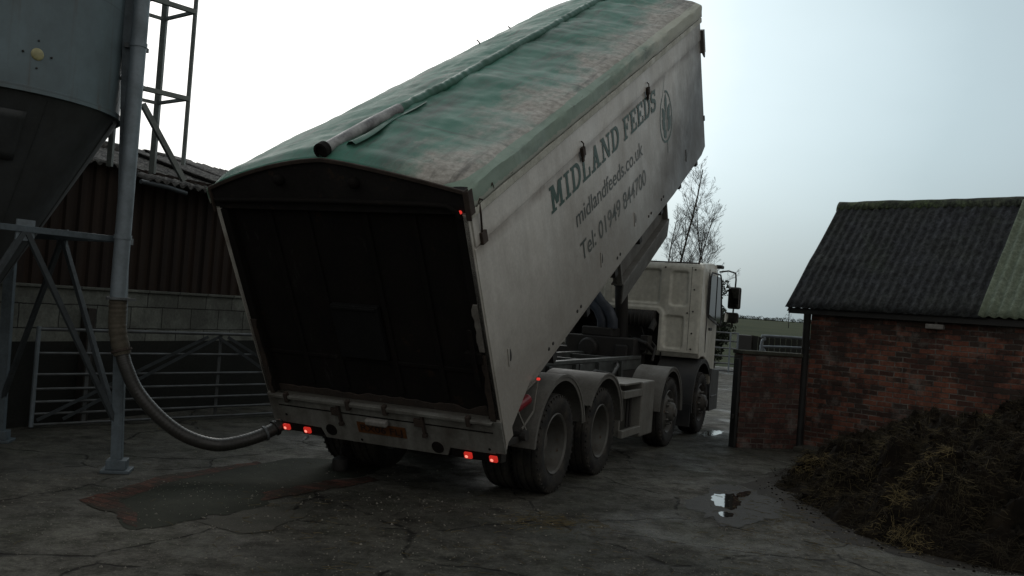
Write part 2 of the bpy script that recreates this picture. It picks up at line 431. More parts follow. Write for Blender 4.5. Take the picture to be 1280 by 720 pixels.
def yard_mat():
    k = NT('wet_concrete')
    n = k.noise(.55, 9, .65); n2 = k.noise(3.2, 9, .7); n3 = k.noise(45, 6, .75)
    dn = k.n.new('ShaderNodeVectorMath'); dn.operation = 'ADD'
    nz = k.n.new('ShaderNodeTexNoise'); k.link(k.co, nz.inputs['Vector']); nz.inputs['Scale'].default_value = 1.4; nz.inputs['Detail'].default_value = 8
    sc = k.n.new('ShaderNodeVectorMath'); sc.operation = 'SCALE'; k.link(nz.outputs['Color'], sc.inputs[0]); sc.inputs['Scale'].default_value = .34
    k.link(k.co, dn.inputs[0]); k.link(sc.outputs[0], dn.inputs[1])
    vo = k.n.new('ShaderNodeTexVoronoi'); vo.feature = 'DISTANCE_TO_EDGE'; vo.inputs['Scale'].default_value = .62
    k.link(dn.outputs[0], vo.inputs['Vector'])
    crack = k.ramp(vo.outputs['Distance'], [(.003, 1.), (.012, 0.)])
    crack = k.math('MULTIPLY', crack, k.math('MULTIPLY', k.ramp(n2, [(.44, 0.), (.54, 1.)]), .9))
    col = k.mix(k.ramp(n, [(.38, 0.), (.64, 1.)]), (.046, .045, .038), (.108, .103, .086))
    col = k.mix(k.math('MULTIPLY', k.ramp(n2, [(.46, 0.), (.62, 1.)]), .75), col, (.028, .026, .021))
    gr = k.noise(1.1, 8, .7, src=k.map((1,1,1),(6,2,1)))
    col = k.mix(k.math('MULTIPLY', k.ramp(gr, [(.5, 0.), (.7, 1.)]), .55), col, (.045, .050, .034))
    n5 = k.noise(14, 7, .75, src=k.map((1,1,1),(2,2,9)))
    col = k.mix(.8, col, k.mix(1., col, k.ramp(n5, [(.3, .35), (.7, 1.6)]), 'MULTIPLY'))
    col = k.mix(.75, col, k.mix(1., col, k.ramp(n3, [(.3, .3), (.7, 1.7)]), 'MULTIPLY'))
    col = k.mix(k.ramp(k.noise(75, 3, .6), [(.66, 0.), (.71, 1.)]), col, (.17, .16, .135))
    blot = k.noise(2.1, 6, .6, src=k.map((1,1,1),(11,5,3)))
    col = k.mix(k.math('MULTIPLY', k.ramp(blot, [(.62, 0.), (.69, 1.)]), .75), col, (.014, .013, .011))
    col = k.mix(crack, col, (.012, .011, .01))
    rough = k.ramp(n2, [(.35, .6), (.6, .9)])
    wet = k.ramp(k.noise(.8, 6, .6, src=k.map((1,1,1),(3,8,0))), [(.52, 0.), (.66, 1.)])
    rough = k.mix(wet, rough, (.36, .36, .36))
    h = k.math('ADD', k.math('MULTIPLY', n2, 1.), k.math('ADD', k.math('MULTIPLY', n3, .3), k.math('MULTIPLY', n5, .6)))
    h = k.math('SUBTRACT', h, k.math('MULTIPLY', crack, 1.2))
    k.bump(h, .8, .03)
    return k.out(col, rough, 0, .16)
M['yard'] = yard_mat()
def patch_mat(name, c1, c2, rough, s=3, spec=.15):
    k = NT(name)
    n = k.noise(s, 9, .68); n3 = k.noise(55, 5, .7)
    col = k.mix(k.ramp(n, [(.36, 0.), (.66, 1.)]), c1, c2)
    col = k.mix(.5, col, k.mix(1., col, k.ramp(n3, [(.3, .45), (.7, 1.5)]), 'MULTIPLY'))
    k.bump(k.math('ADD', n, k.math('MULTIPLY', n3, .4)), .5, .02)
    return k.out(col, rough, 0, spec)
M['patch'] = patch_mat('smooth_repair_concrete', (.018, .021, .015), (.036, .039, .029), .85, 2, spec=.1)
M['lightpatch'] = patch_mat('pale_concrete', (.05, .05, .041), (.075, .072, .06), .85)
def paver_mat():
    k = NT('worn_brick_paving')
    q = k.n.new('ShaderNodeTexBrick'); wob = k.n.new('ShaderNodeVectorMath'); wob.operation = 'ADD'
    nz_ = k.n.new('ShaderNodeTexNoise'); nz_.inputs['Scale'].default_value = 5; k.link(k.co, nz_.inputs['Vector'])
    sc_ = k.n.new('ShaderNodeVectorMath'); sc_.operation = 'SCALE'; sc_.inputs['Scale'].default_value = .03; k.link(nz_.outputs['Color'], sc_.inputs[0])
    k.link(k.map((1,1,1), rot=(0,0,.5)), wob.inputs[0]); k.link(sc_.outputs[0], wob.inputs[1]); k.link(wob.outputs[0], q.inputs['Vector'])
    q.inputs['Scale'].default_value = 1; q.inputs['Brick Width'].default_value = .23; q.inputs['Row Height'].default_value = .11
    q.inputs['Mortar Size'].default_value = .009; q.inputs['Mortar Smooth'].default_value = .5
    q.inputs['Color1'].default_value = (.040,.019,.014,1); q.inputs['Color2'].default_value = (.10,.042,.030,1); q.inputs['Mortar'].default_value = (.022,.020,.016,1)
    n = k.noise(3.5, 8, .7); n3 = k.noise(45, 5, .7)
    col = k.mix(k.math('MULTIPLY', k.ramp(n, [(.42, 0.), (.58, 1.)]), .9), q.outputs['Color'], (.030, .029, .022))
    col = k.mix(.6, col, k.mix(1., col, k.ramp(n3, [(.3, .4), (.7, 1.6)]), 'MULTIPLY'))
    k.bump(k.math('ADD', k.math('MULTIPLY', q.outputs['Fac'], -1.), n3), .6, .012)
    return k.out(col, .85, 0, .1)
M['pavers'] = paver_mat()
M['mud'] = patch_mat('wet_mud', (.012, .010, .0075), (.026, .021, .015), .7, 5)
M['muck'] = patch_mat('muck', (.0055, .0046, .0036), (.017, .013, .0088), .9, 4, spec=.06)
M['straw'] = patch_mat('rotting_straw', (.062, .050, .026), (.135, .108, .056), .8, 8)
M['strawdark'] = patch_mat('dark_straw', (.012, .0098, .0064), (.045, .036, .0215), .85, 8)
M['strawgold'] = patch_mat('fresh_straw', (.115, .085, .034), (.21, .165, .078), .7, 8)
M['stone'] = patch_mat('grit', (.12, .115, .10), (.24, .225, .19), .7, 20)
M['field'] = patch_mat('pasture_grass', (.028, .038, .018), (.052, .060, .030), .95, .06, spec=.05)
M['hedge'] = patch_mat('winter_hedge', (.016, .02, .012), (.035, .04, .022), .9, 3)
M['leaf'] = patch_mat('ivy_leaf', (.010, .016, .009), (.026, .034, .017), .6, 3)
M['bark'] = patch_mat('grey_bark', (.045, .04, .034), (.085, .077, .066), .85, 6)
def water_mat():
    k = NT('puddle_water')
    k.bump(k.noise(14, 3, .5), .06, .01)
    return k.out((.02, .019, .016), .04, 0, .5)
M['water'] = water_mat()

# ------------------------------------------------------------------ camera
cam = bpy.data.cameras.new('camera'); cam.sensor_width = 36; cam.lens = 36*1156.559/1280
cam.clip_end = 3000; cam.clip_start = .05
co = bpy.data.objects.new('camera', cam); COL.objects.link(co); scene.camera = co
PT, RL, CH = .0202, .0728, 1.8177
F = Vector((0, cos(PT), sin(PT))); U = Vector((0, -sin(PT), cos(PT))); R = Vector((1,0,0))
Rr = R*cos(RL) + U*sin(RL); Ur = R*(-sin(RL)) + U*cos(RL)
mw = Matrix(((Rr.x, Ur.x, -F.x, 0), (Rr.y, Ur.y, -F.y, 0), (Rr.z, Ur.z, -F.z, CH), (0,0,0,1)))
co.matrix_world = mw

# ------------------------------------------------------------------ world and sun
W = bpy.data.worlds.new('World'); scene.world = W; W.use_nodes = True
nt = W.node_tree; N = nt.nodes; L = nt.links
bg = N['Background']
sky = N.new('ShaderNodeTexSky'); sky.sky_type = 'NISHITA'; sky.sun_disc = False
SUN_EL, SUN_AZ = radians(34), radians(-14)            # azimuth from +Y towards +X
sky.sun_elevation = SUN_EL; sky.sun_rotation = SUN_AZ; sky.dust_density = 4.; sky.air_density = 1.
tc = N.new('ShaderNodeTexCoord')
bd = Vector((-.27, .93, .26)).normalized()            # the bright part of the cloud deck
dot = N.new('ShaderNodeVectorMath'); dot.operation = 'DOT_PRODUCT'
L.new(tc.outputs['Generated'], dot.inputs[0]); dot.inputs[1].default_value = bd
mp = N.new('ShaderNodeMapping'); mp.inputs['Scale'].default_value = (1,1,2.2); L.new(tc.outputs['Generated'], mp.inputs[0])
nz = N.new('ShaderNodeTexNoise'); nz.inputs['Scale'].default_value = 1.7; nz.inputs['Detail'].default_value = 5; nz.inputs['Roughness'].default_value = .5
L.new(mp.outputs[0], nz.inputs['Vector'])
ma = N.new('ShaderNodeMath'); ma.operation = 'MULTIPLY_ADD'; L.new(nz.outputs[0], ma.inputs[0]); ma.inputs[1].default_value = .12; ma.inputs[2].default_value = -.06
ad = N.new('ShaderNodeMath'); L.new(dot.outputs['Value'], ad.inputs[0]); L.new(ma.outputs[0], ad.inputs[1])
mr = N.new('ShaderNodeMapRange'); L.new(ad.outputs[0], mr.inputs[0]); mr.inputs[1].default_value = -1; mr.inputs[2].default_value = 1
cr = N.new('ShaderNodeValToRGB'); L.new(mr.outputs[0], cr.inputs[0])
stops = [(0., (.36,.35,.325)), (.45, (.46,.455,.435)), (.70, (.40,.425,.43)), (.82, (.36,.44,.475)), (.89, (.45,.57,.615)), (.945, (.68,.83,.885)), (.975, (.98,1.06,1.08)), (1., (1.25,1.27,1.27))]
e = cr.color_ramp.elements
while len(e) < len(stops): e.new(.5)
for el, (p, c) in zip(e, stops): el.position = p; el.color = (*c, 1)
sz = N.new('ShaderNodeSeparateXYZ'); L.new(tc.outputs['Generated'], sz.inputs[0])
el = N.new('ShaderNodeMapRange'); el.interpolation_type = 'SMOOTHSTEP'; L.new(sz.outputs[2], el.inputs[0])
el.inputs[1].default_value = -.02; el.inputs[2].default_value = .20; el.inputs[3].default_value = .56; el.inputs[4].default_value = 1.0
dm = N.new('ShaderNodeMix'); dm.data_type = 'RGBA'; dm.blend_type = 'MULTIPLY'; dm.inputs[0].default_value = 1
L.new(cr.outputs[0], dm.inputs[6]); L.new(el.outputs[0], dm.inputs[7])
mx = N.new('ShaderNodeMix'); mx.data_type = 'RGBA'; mx.blend_type = 'ADD'; mx.inputs[0].default_value = .012
L.new(dm.outputs[2], mx.inputs[6]); L.new(sky.outputs[0], mx.inputs[7])
L.new(mx.outputs[2], bg.inputs[0]); bg.inputs[1].default_value = 1.0

sl = bpy.data.lights.new('sun', 'SUN'); sl.energy = .5; sl.angle = radians(40); sl.color = (1., .97, .93)
so = bpy.data.objects.new('sun', sl); COL.objects.link(so)
sd = Vector((sin(SUN_AZ)*cos(SUN_EL), cos(SUN_AZ)*cos(SUN_EL), sin(SUN_EL)))
so.rotation_euler = (-sd).to_track_quat('-Z', 'Y').to_euler(); so.location = (0, 0, 30)

scene.view_settings.view_transform = 'Standard'; scene.view_settings.look = 'None'
scene.view_settings.exposure = 0; scene.view_settings.gamma = 1
scene.render.engine = 'CYCLES'
scene.cycles.max_bounces = 8

# ------------------------------------------------------------------ ground
def hz(x, y):
    d = max(0., y-40)
    return -.03 + 6.2*(1-math.exp(-d/330.)) + (0.5*noise.noise(Vector((x*.01, y*.01, 3))) if d > 0 else 0)*min(1, d/60)
g = MB()
def gfn(u, v):
    y = -30 + 900*(v**2.2); x = -700 + 1400*u
    return (x, y, hz(x, y))
g.grid(60, 70, gfn)
struct(g.build('ground', M['field'], smooth=60))
g = MB(); g.grid(4, 4, lambda u, v: (-22+32*u if v < .7 else -22+34*u, -12+50*v, 0.0))
struct(g.build('yard', M['yard']))

def blob(pts, z, sub=7, jit=.05, seed=1):
    """irregular outline through world points, as a flat sheet"""
    out = []; n = len(pts)
    for i in range(n):
        a = Vector(pts[i]); b = Vector(pts[(i+1) % n])
        for k in range(sub):
            p = a.lerp(b, k/sub)
            q = noise.noise_vector(Vector((p.x*4, p.y*4, seed)))
            out.append((p.x+q.x*jit, p.y+q.y*jit, z))
    return out
def sheet(name, pts, z, mat, **kw):
    b = blob(pts, z, **kw); m = MB(); m.add(b, [tuple(range(len(b)))])
    return struct(m.build(name, mat, norm=False))
M['damp'] = patch_mat('damp_concrete', (.014, .0132, .011), (.032, .030, .025), .62, 6, spec=.2)
def pool(name, pts, z, seed, mat='water', sc_=1.):
    out = []; n = len(pts)
    for i in range(n):
        a = Vector(pts[i]); b = Vector(pts[(i+1) % n])
        for k in range(22):
            q = a.lerp(b, k/22); o = Vector((0,0))
            for f, am in ((3, .09), (9, .05), (27, .022)):
                v = noise.noise_vector(Vector((q.x*f, q.y*f, seed))); o += Vector((v.x, v.y))*am*sc_
            out.append((q.x+o.x, q.y+o.y*1.4, z))
    m = MB(); m.add(out, [tuple(range(len(out)))]); return struct(m.build(name, M[mat], norm=False))
pool('concrete_patch', [(-2.66,6.76),(-3.1,7.6),(-3.14,8.6),(-2.7,9.4),(-2.1,10.2),(-1.3,10.3),(-1.25,9.6),(-2.05,8.35),(-1.93,7.82),(-2.29,7.23)], .004, 21, 'patch', .8)
pool('pale_slab', [(-2.25,7.14),(-1.92,7.74),(-1.5,7.75),(-1.72,6.95),(-1.88,6.85)], .005, 22, 'lightpatch', .6)
pool('brick_edging', [(-2.62,6.78),(-2.9,7.1),(-3.35,7.55),(-3.22,8.1),(-3.15,8.7),(-2.95,9.0),(-2.55,9.75),(-2.45,9.65),(-2.98,8.45),(-3.06,7.64),(-2.72,7.1)], .0062, 23, 'pavers', .55)
pool('brick_edging', [(-2.02,7.98),(-2.06,8.3),(-1.66,9.0),(-1.3,9.4),(-1.15,9.25),(-1.6,8.5)], .0062, 24, 'pavers', .7)
def puddle(cx, cy, a, b, rot, seed, z=.006, name='puddle', mat='water'):
    out = []
    for k in range(160):
        t = 2*pi*k/160; c_, s_ = cos(t), sin(t)
        r = 1+.32*noise.noise(Vector((c_*1.3, s_*1.3, seed)))+.22*noise.noise(Vector((c_*3.5, s_*3.5, seed)))+.10*noise.noise(Vector((c_*9, s_*9, seed)))+.05*noise.noise(Vector((c_*22, s_*22, seed)))
        x, y = c_*a*r, s_*b*r
        out.append((cx+x*cos(rot)-y*sin(rot), cy+x*sin(rot)+y*cos(rot), z))
    m = MB(); m.add(out, [tuple(range(len(out)))]); struct(m.build(name, M[mat], norm=False))
puddle(2.40, 9.4, .42, 1.0, -.3, 15, .0042, 'damp_patch', 'damp')
puddle(2.34, 9.50, .15, .42, -.25, 3)
puddle(2.62, 9.9, .06, .2, -.5, 19)
puddle(2.18, 8.80, .07, .13, -.3, 7)
puddle(3.42, 15.1, .12, .5, -.45, 12)
sheet('mud', [(2.5,9.9),(3.2,11.2),(3.6,11.9),(4.6,12.0),(5,9),(4.6,7.2),(3.7,7.3),(2.9,8.2),(2.95,9.0)], .002, M['mud'], jit=.16, seed=9)

# straw litter and grit on the concrete
def strands(m, n, place, lmin, lmax, r, rnd, up=.25):
    for _ in range(n):
        p, nr = place(rnd)
        p = Vector(p); a = rnd.uniform(0, 2*pi); ln = rnd.uniform(lmin, lmax)
        d = Vector((cos(a), sin(a), rnd.uniform(-.1, 1)*up))
        d.normalize()
        bend = Vector((rnd.uniform(-.3,.3), rnd.uniform(-.3,.3), rnd.uniform(-.35,.05)))*ln*.5
        q = Vector((-d.y, d.x, 0)); q = (q.normalized() if q.length > .01 else Vector((1,0,0)))*r
        z = Vector((0,0,r*1.5))
        pts = [p, p+d*ln*.5, p+d*ln+bend]
        vs = []
        for c in pts: vs += [c-q, c+q, c+z]
        fs = []
        for i in (0, 3):
            fs += [(i,i+1,i+4,i+3),(i+1,i+2,i+5,i+4),(i+2,i,i+3,i+5)]
        m.add(vs, fs)
rnd = random.Random(11)
m = MB()
def litter(r_):
    k = r_.random()
    if k < .22: x, y = r_.gauss(.5, .22), r_.gauss(7.95, .16)
    elif k < .5: x, y = r_.uniform(-2, 3.2), r_.uniform(5.9, 8.2)
    elif k < .7: x, y = r_.gauss(2.7, .35), r_.gauss(8.5, .8)
    else: x, y = r_.uniform(-4.5, 4), r_.uniform(6, 15)
    return (x, y, .008), None
strands(m, 1100, litter, .02, .13, .0018, rnd, .03)
stuff(m.build('straw_litter', M['straw'], norm=False), 'scattered straw bits lying on the wet yard', 'straw')
m = MB()
for _ in range(4200):
    x, y = rnd.uniform(-4.5, 4.2), rnd.uniform(5.4, 13)
    if rnd.random() < .6: y = rnd.uniform(5.6, 8.6)
    s = rnd.uniform(.003, .009) * (1.8 if rnd.random() < .06 else 1)
    a = rnd.uniform(0, pi)
    vs = [(x+cos(a+k*pi/2)*s*rnd.uniform(.6,1.3), y+sin(a+k*pi/2)*s*rnd.uniform(.6,1.3), .003) for k in range(4)] + [(x, y, .003+s*.9)]
    m.add(vs, [(0,1,4),(1,2,4),(2,3,4),(3,0,4)])
stuff(m.build('grit', M['stone'], norm=False), 'pale grit and small stones spread over the concrete', 'grit')

# ------------------------------------------------------------------ LORRY
TX, TY, YAW = -.5772, 9.7255, -.4256
lorry = empty('tipper_lorry', (TX, TY, 0), YAW)
tag(lorry, 'cream eight wheel tipper lorry with raised bulk body under green tarpaulin', 'lorry')
TH, HY, HZ = .4935, -1.2415, .5628
BW, BL, BH = 1.25, 7.72, 2.22

# --- tipping body (u along x? no: local x across, y along, z up)
b = MB()
prof = [(0,-.03),(0,BH),(BL,BH),(BL,.30),(BL-.25,.24),(5.8,.22),(.72,.33),(.2,.13)]
def inner(p): return p
for s in (1, -1):
    x0, x1 = (BW-.05, BW) if s > 0 else (-BW, -BW+.05)
    b.prism(prof, 'x', x0, x1)
    # upper hinged band stands a little proud
    xa, xb = (BW-.001, BW+.014) if s > 0 else (-BW-.014, -BW+.001)
    b.box(xa, xb, .03, BL-.02, 1.915, BH-.01)
    # rear corner post
    xa, xb = (BW-.002, BW+.009) if s > 0 else (-BW-.009, -BW+.002)
    b.box(xa, xb, .012, .17, .05, 1.90)
b.box(-BW+.05, BW-.05, .1, BL-.02, .2, .27)          # floor
arch = [(-BW+.05,.27),(BW-.05,.27),(BW-.05,BH)] + [(w*.1, 2.38+.23*(1-(w*.1/1.2)**2)) for w in range(12,-13,-2)] + [(-BW+.05,BH)]
b.prism(arch, 'y', BL-.06, BL-.005)                   # front bulkhead
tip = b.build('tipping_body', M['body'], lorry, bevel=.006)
tip.location = (0, HY, HZ); tip.rotation_euler = (TH, 0, 0)
def sub(mb, name, mat, **kw): return mb.build(name, M[mat], tip, **kw)

def crown(w):
    e = min(1, abs(w)/1.25)
    return .26*(1-e**1.22) if w > 0 else .26*(1-e**1.75)
# tarpaulin: one cloth over arched hoops, hanging over both edges
def tarp_sec(t):
    # t 0..1 left hem -> right hem
    if t < .12:
        k = t/.12; return (-1.284 - .002*sin(k*pi), 2.245+.155*k)
    if t > .88:
        k = (1-t)/.12; return (1.284 + .002*sin(k*pi), 2.245+.155*k)
    k = (t-.12)/.76
    w = -1.286 + 2.572*k
    e = abs(w)/1.286
    z = 2.40 + crown(w/1.286*1.25)*1.03 + .035*min(1, (1-e)*10)
    return (w, z)
def tarp_fn(u, v):
    y = -.015 + (BL+.03)*u
    w, z = tarp_sec(v)
    mid = max(0., 1-abs(w)/1.25)
    sag = -.016*(1-abs(cos(pi*y/1.28)))*min(1, mid*3)
    n = noise.noise(Vector((w*1.3, y*2.6, 1)))*.020 + noise.noise(Vector((w*5, y*3.5, 4)))*.008 + noise.noise(Vector((w*2+y*3, y*9, 9)))*.006
    edge = min(1, u*25)
    fold = .006*noise.noise(Vector((w*11+y*2, y*6, 3)))+.004*noise.noise(Vector((w*23, y*16, 5)))
    if .12 <= v <= .88: z += sag + (n+fold)*edge*(.5+mid) - .048*(1-min(1, max(0, y)/.16))
    else:
        q = .003*sin(y*7)+.010*noise.noise(Vector((y*4, z*9, 2)))
        w += q*(1 if w > 0 else -1)
        z += .006*noise.noise(Vector((y*3, w, 8))) if z < 2.26 else 0
    return (w, y, z)
b = MB(); b.grid(190, 74, tarp_fn)
tarp = sub(b, 'tarpaulin', 'tarp', smooth=42)
sm = tarp.modifiers.new('thick', 'SOLIDIFY'); sm.thickness = .006; sm.offset = 1
for s in (1, -1):
    x = s*1.264
    b = MB().box(min(x, x+s*.022), max(x, x+s*.022), .0, BL, 2.165, 2.235)
    sub(b, 'top_rail', 'toprail', bevel=.008)
# rolled-up tarp along the ridge
pts = []; rr = []
for i in range(360):
    y = 1.1 + 6.6*i/359
    pts.append((.04+.012*sin(y*3)+.02*noise.noise(Vector((y,0,0))), y, 2.70+.008*noise.noise(Vector((y*2,1,0)))))
    rr.append(.050+.0012*sin(y*41+5*sin(y*3))+.005*noise.noise(Vector((y*14, 9, 2)))+.006*noise.noise(Vector((y*6, 5, 0))))
sub(MB().tube(pts, rr, 14), 'rolled_tarp', 'roll', smooth=70)
b = MB().tube([(.0,.06,2.712),(.02,.7,2.722),(.05,1.2,2.724)], [.050,.052,.052], 16)
sub(b, 'roller_sleeve', 'sleeve', smooth=50)
b = MB().lathe([(.042,-.05),(.064,-.046),(.066,.02),(.052,.03)], 'y', 20, (-.002,.05,2.714))
b.lathe([(.0001,-.03),(.044,-.032)], 'y', 20, (-.002,.05,2.714))
sub(b, 'roller_end', 'black', smooth=40)
b = MB(); b.grid(14, 3, lambda u, v: (.10+.10*v*(1-u*.6)+.02*sin(u*9), .22+1.35*u, 2.690+.035*(1-u)*sin(v*pi)+.012*v))
sub(b, 'torn_flap', 'roll', smooth=60)
# dark slit beneath the flap
for (w, y) in ((-.92, 5.95), (-1.0, 5.1)):
    b = MB().tube([(w, y, 2.5), (w-.02, y, 2.56), (w-.07, y+.05, 2.575)], .009, 8)
    sub(b, 'tarp_hook', 'rust')
# rear header: dark arch with rusty edge
topc = [(w*.1, 2.403+crown(w*.1)) for w in range(-12, 13)]
b = MB().prism([(-1.25,2.20),(-1.25,2.40)] + topc + [(1.25,2.40),(1.25,2.20)], 'y', .0, .07)
hd = sub(b, 'header', 'header')
b = MB()
tp = [(-1.262,2.40)] + topc + [(1.262,2.40)]
low = [(x, z-.035) for x, z in tp]
b.prism(tp + low[::-1], 'y', -.025, .0)
b.box(1.245, 1.262, -.028, .05, 2.17, 2.40); b.box(-1.262, -1.245, -.028, .05, 2.17, 2.40)
sub(b, 'header_edge', 'rust', bevel=.006)
b = MB().tube([(-1.2,-.03,2.285),(-.6,-.04,2.30),(0,-.04,2.302),(.9,-.04,2.292),(1.1,-.035,2.28),(1.17,-.03,2.24),(1.185,-.02,2.17)], .022, 10)
sub(b, 'header_lip', 'black', smooth=60)
for w in (-.47, .27):
    b = MB().lathe([(.0001,-.06),(.03,-.058),(.045,-.04),(.05,.0)], 'y', 16, (w,-.0,2.475 if w < 0 else 2.455))
    sub(b, 'buffer', 'black', smooth=60)
# tailgate, recessed, with ribs and a centre hatch
b = MB().box(-1.15, 1.15, .07, .12, .30, 2.20)
tg = sub(b, 'tailgate', 'black', bevel=.004)
b = MB()
for w in (-.72, -.33, .26, .72): b.box(w-.025, w+.025, .05, .07, .42, 2.19)
b.box(-1.14, 1.14, .056, .0695, .72, .76)
sub(b, 'tailgate_rib', 'black', bevel=.006)
b = MB().box(-.28, .21, .012, .065, .78, 1.31); b.box(-.26,.19, -.002, .0125, 1.27, 1.30)
sub(b, 'hatch', 'hatch', bevel=.01)
tsp = [(-1.145+2.29*i/40, .37+.05*noise.noise(Vector((i*.35,2,1)))+.02*noise.noise(Vector((i*1.3,2,1)))) for i in range(41)]
b = MB().prism([(1.145,.30)] + tsp[::-1] + [(-1.145,.30)], 'y', .055, .069)
sub(b, 'tailgate_sill', 'darkrust', bevel=.004)
for s, h0, h1 in ((1, .3, .95), (1, .98, 1.42), (-1, .3, 1.1)):
    xs = [1.155+.035*noise.noise(Vector((i*.6, h0*3, s))) for i in range(10)]
    pp = [(s*1.206, h0)] + [(s*x, h0+(h1-h0)*i/9) for i, x in enumerate(xs)] + [(s*1.206, h1)]
    sub(MB().prism(pp, 'y', -.012, .05), 'door_seal', 'seal' if h0 > .9 else 'darkrust', bevel=.003)
b = MB().box(1.02, 1.18, -.03, .03, .87, .97).box(1.09, 1.13, -.05, -.03, .66, 1.2)
sub(b, 'latch', 'black', bevel=.006)
for w in (-1.19, 1.19):
    b = MB().box(w-.055, w+.055, .0, .07, .31, 2.19)
    sub(b, 'rear_post', 'black', bevel=.004)
sub(MB().lathe([(.0001,-.02),(.012,-.018),(.016,0)], 'y', 12, (1.19,-.002,2.22)), 'marker_lamp', 'redglow', smooth=60)

# white rear panel below the tailgate with plate, lamps and catches
wp = [(-1.25,.295),(1.25,.295),(1.25,-.035),(1.16,-.035),(1.145,-.045),(.70,-.045),(.66,-.135),(-.66,-.135),(-.70,-.03),(-1.145,-.02),(-1.16,.0),(-1.25,.0)]
b = MB().prism(wp, 'y', -.012, .02)
rp = sub(b, 'rear_panel', 'white', bevel=.004)
b = MB().prism([(-1.2,.275),(1.17,.275),(1.18,.30),(.3,.315),(-.5,.312),(-1.2,.305)], 'y', -.05, -.012)
sub(b, 'panel_ledge', 'white', bevel=.005)
b = MB().box(-1.14, 1.16, -.0155, -.012, .172, .184)
sub(b, 'panel_seam', 'black')
for w in (-.47, .43):
    b = MB().box(w-.05, w+.03, -.035, -.012, .15, .23).box(w+.03, w+.055, -.045, -.012, .06, .30).box(w+.02, w+.065, -.05, -.012, .05, .085)
    sub(b, 'catch', 'rust', bevel=.004)
for w in (-1.0, -.3, .1, .95):
    b = MB().box(w-.02, w+.02, -.06, -.012, .24, .34)
    sub(b, 'hinge', 'rust', bevel=.005)
for w, v in ((-.58,-.035), (.57,-.06)):
    b = MB().lathe([(.0001,-.0145),(.052,-.0145),(.058,-.019),(.062,-.012)], 'y', 22, (w,0,v))
    sub(b, 'round_reflector', 'black', smooth=30)
sub(MB().box(-.262, .262, -.019, -.0125, -.01, .105), 'number_plate', 'plate', bevel=.002)
b = MB().box(-.13, .10, -.075, -.0125, .115, .175)
sub(b, 'plate_lamp', 'platelamp', bevel=.015)
b = MB().box(-1.14, -.70, .0, .06, -.125, -.032).box(.70, 1.14, .0, .06, -.145, -.047)
b.box(-.70, .70, .06, .12, -.19, -.10)
sub(b, 'lamp_board', 'black', bevel=.006)
for w, v in ((-1.115,-.075), (-.87,-.08), (.875,-.095), (1.125,-.095)):
    b = MB().box(w-.04, w+.04, -.03, -.001, v-.032, v+.032)
    sub(b, 'tail_lamp', 'redlamp', bevel=.012)
    sub(MB().lathe([(.0001,-.034),(.010,-.034),(.016,-.0305)], 'y', 10, (w-.012,0,v-.006)), 'lamp_bulb', 'redhot')
for w, v in ((-1.08,.07),(-.25,-.1),(1.10,.0)):
    sub(MB().lathe([(.0001,-.0135),(.013,-.0135),(.014,-.012)], 'y', 10, (w,0,v)), 'fixing_hole', 'black')

# side details
def latch(u):
    b = MB().tube([(BW+.02,u,1.93),(BW+.045,u,1.95),(BW+.045,u,1.99),(BW+.02,u+.01,2.01)], .008, 8)
    b.box(BW+.013, BW+.05, u-.035, u+.035, 1.86, 1.95)
    b.box(BW+.013, BW+.035, u-.02, u+.02, 1.80, 1.87)
    sub(b, 'side_catch', 'rust', bevel=.003)
latch(2.49); latch(4.85)
b = MB().tube([(BW+.03,.16,2.24),(BW+.045,.13,2.16),(BW+.02,.15,1.98)], .009, 8).box(BW+.012, BW+.04, .11, .20, 1.90, 2.0)
b.tube([(BW+.03,.10,2.23),(BW+.05,.14,2.28),(BW+.04,.2,2.25)], .008, 8)
sub(b, 'tarp_strap', 'rust', bevel=.003)
b = MB().tube([(BW+.03,.34,2.28),(BW+.05,.39,2.32),(BW+.04,.42,2.27),(BW+.03,.37,2.255)], .007, 8)
sub(b, 'tarp_ring', 'rust')
# wear hole in tarp corner: rusty corner iron
b = MB().box(BW+.036, BW+.047, -.03, .05, 2.20, 2.40).box(BW+.0, BW+.047, -.035, -.026, 2.16, 2.40)
sub(b, 'corner_iron', 'rust', bevel=.006)
for u, v in ((.34,.77), (2.8,.6), (4.06,.57), (6.59,.54)):
    b = MB()
    n = 18
    ring = [(BW+.0035, u+.032*cos(2*pi*k/n), v+.062*sin(2*pi*k/n)) for k in range(n)]
    cen = [(BW-.03+.0335*1, u+.024*cos(2*pi*k/n), v+.052*sin(2*pi*k/n)) for k in range(n)]
    b.add(ring+cen+[(BW+.002,u,v)], [(k,(k+1)%n,n+(k+1)%n,n+k) for k in range(n)] + [(n+k,n+(k+1)%n,2*n) for k in range(n)])
    o = sub(b, 'rope_hole', 'dark')
    b = MB().prism([(u-.05,v-.09),(u-.04,v-.09),(u+.01,v+.075),(u-.03,v+.075)], 'x', BW+.001, BW+.008)
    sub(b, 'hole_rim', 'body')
for u in (1.15, 1.95, 3.3, 4.6, 5.2):
    for d in (0, .11):
        sub(MB().lathe([(.0001,.010),(.016,.008),(.02,0)], 'x', 10, (BW,u+d,.38)), 'bolt_head', 'dark')
# front top bracket
b = MB().box(BW-.1, BW+.05, BL, BL+.09, 1.72, 2.05).box(BW-.02, BW+.03, BL+.09, BL+.17, 1.86, 2.0)
b.tube([(BW+.02,BL+.02,1.72),(BW+.02,BL+.12,1.64),(BW+.02,BL+.15,1.78)], .013, 8)
sub(b, 'front_bracket', 'guard', bevel=.006)
sub(MB().box(BW-.05, BW+.01, BL-.004, BL+.03, .7, .78), 'edge_plate', 'dark', bevel=.004)
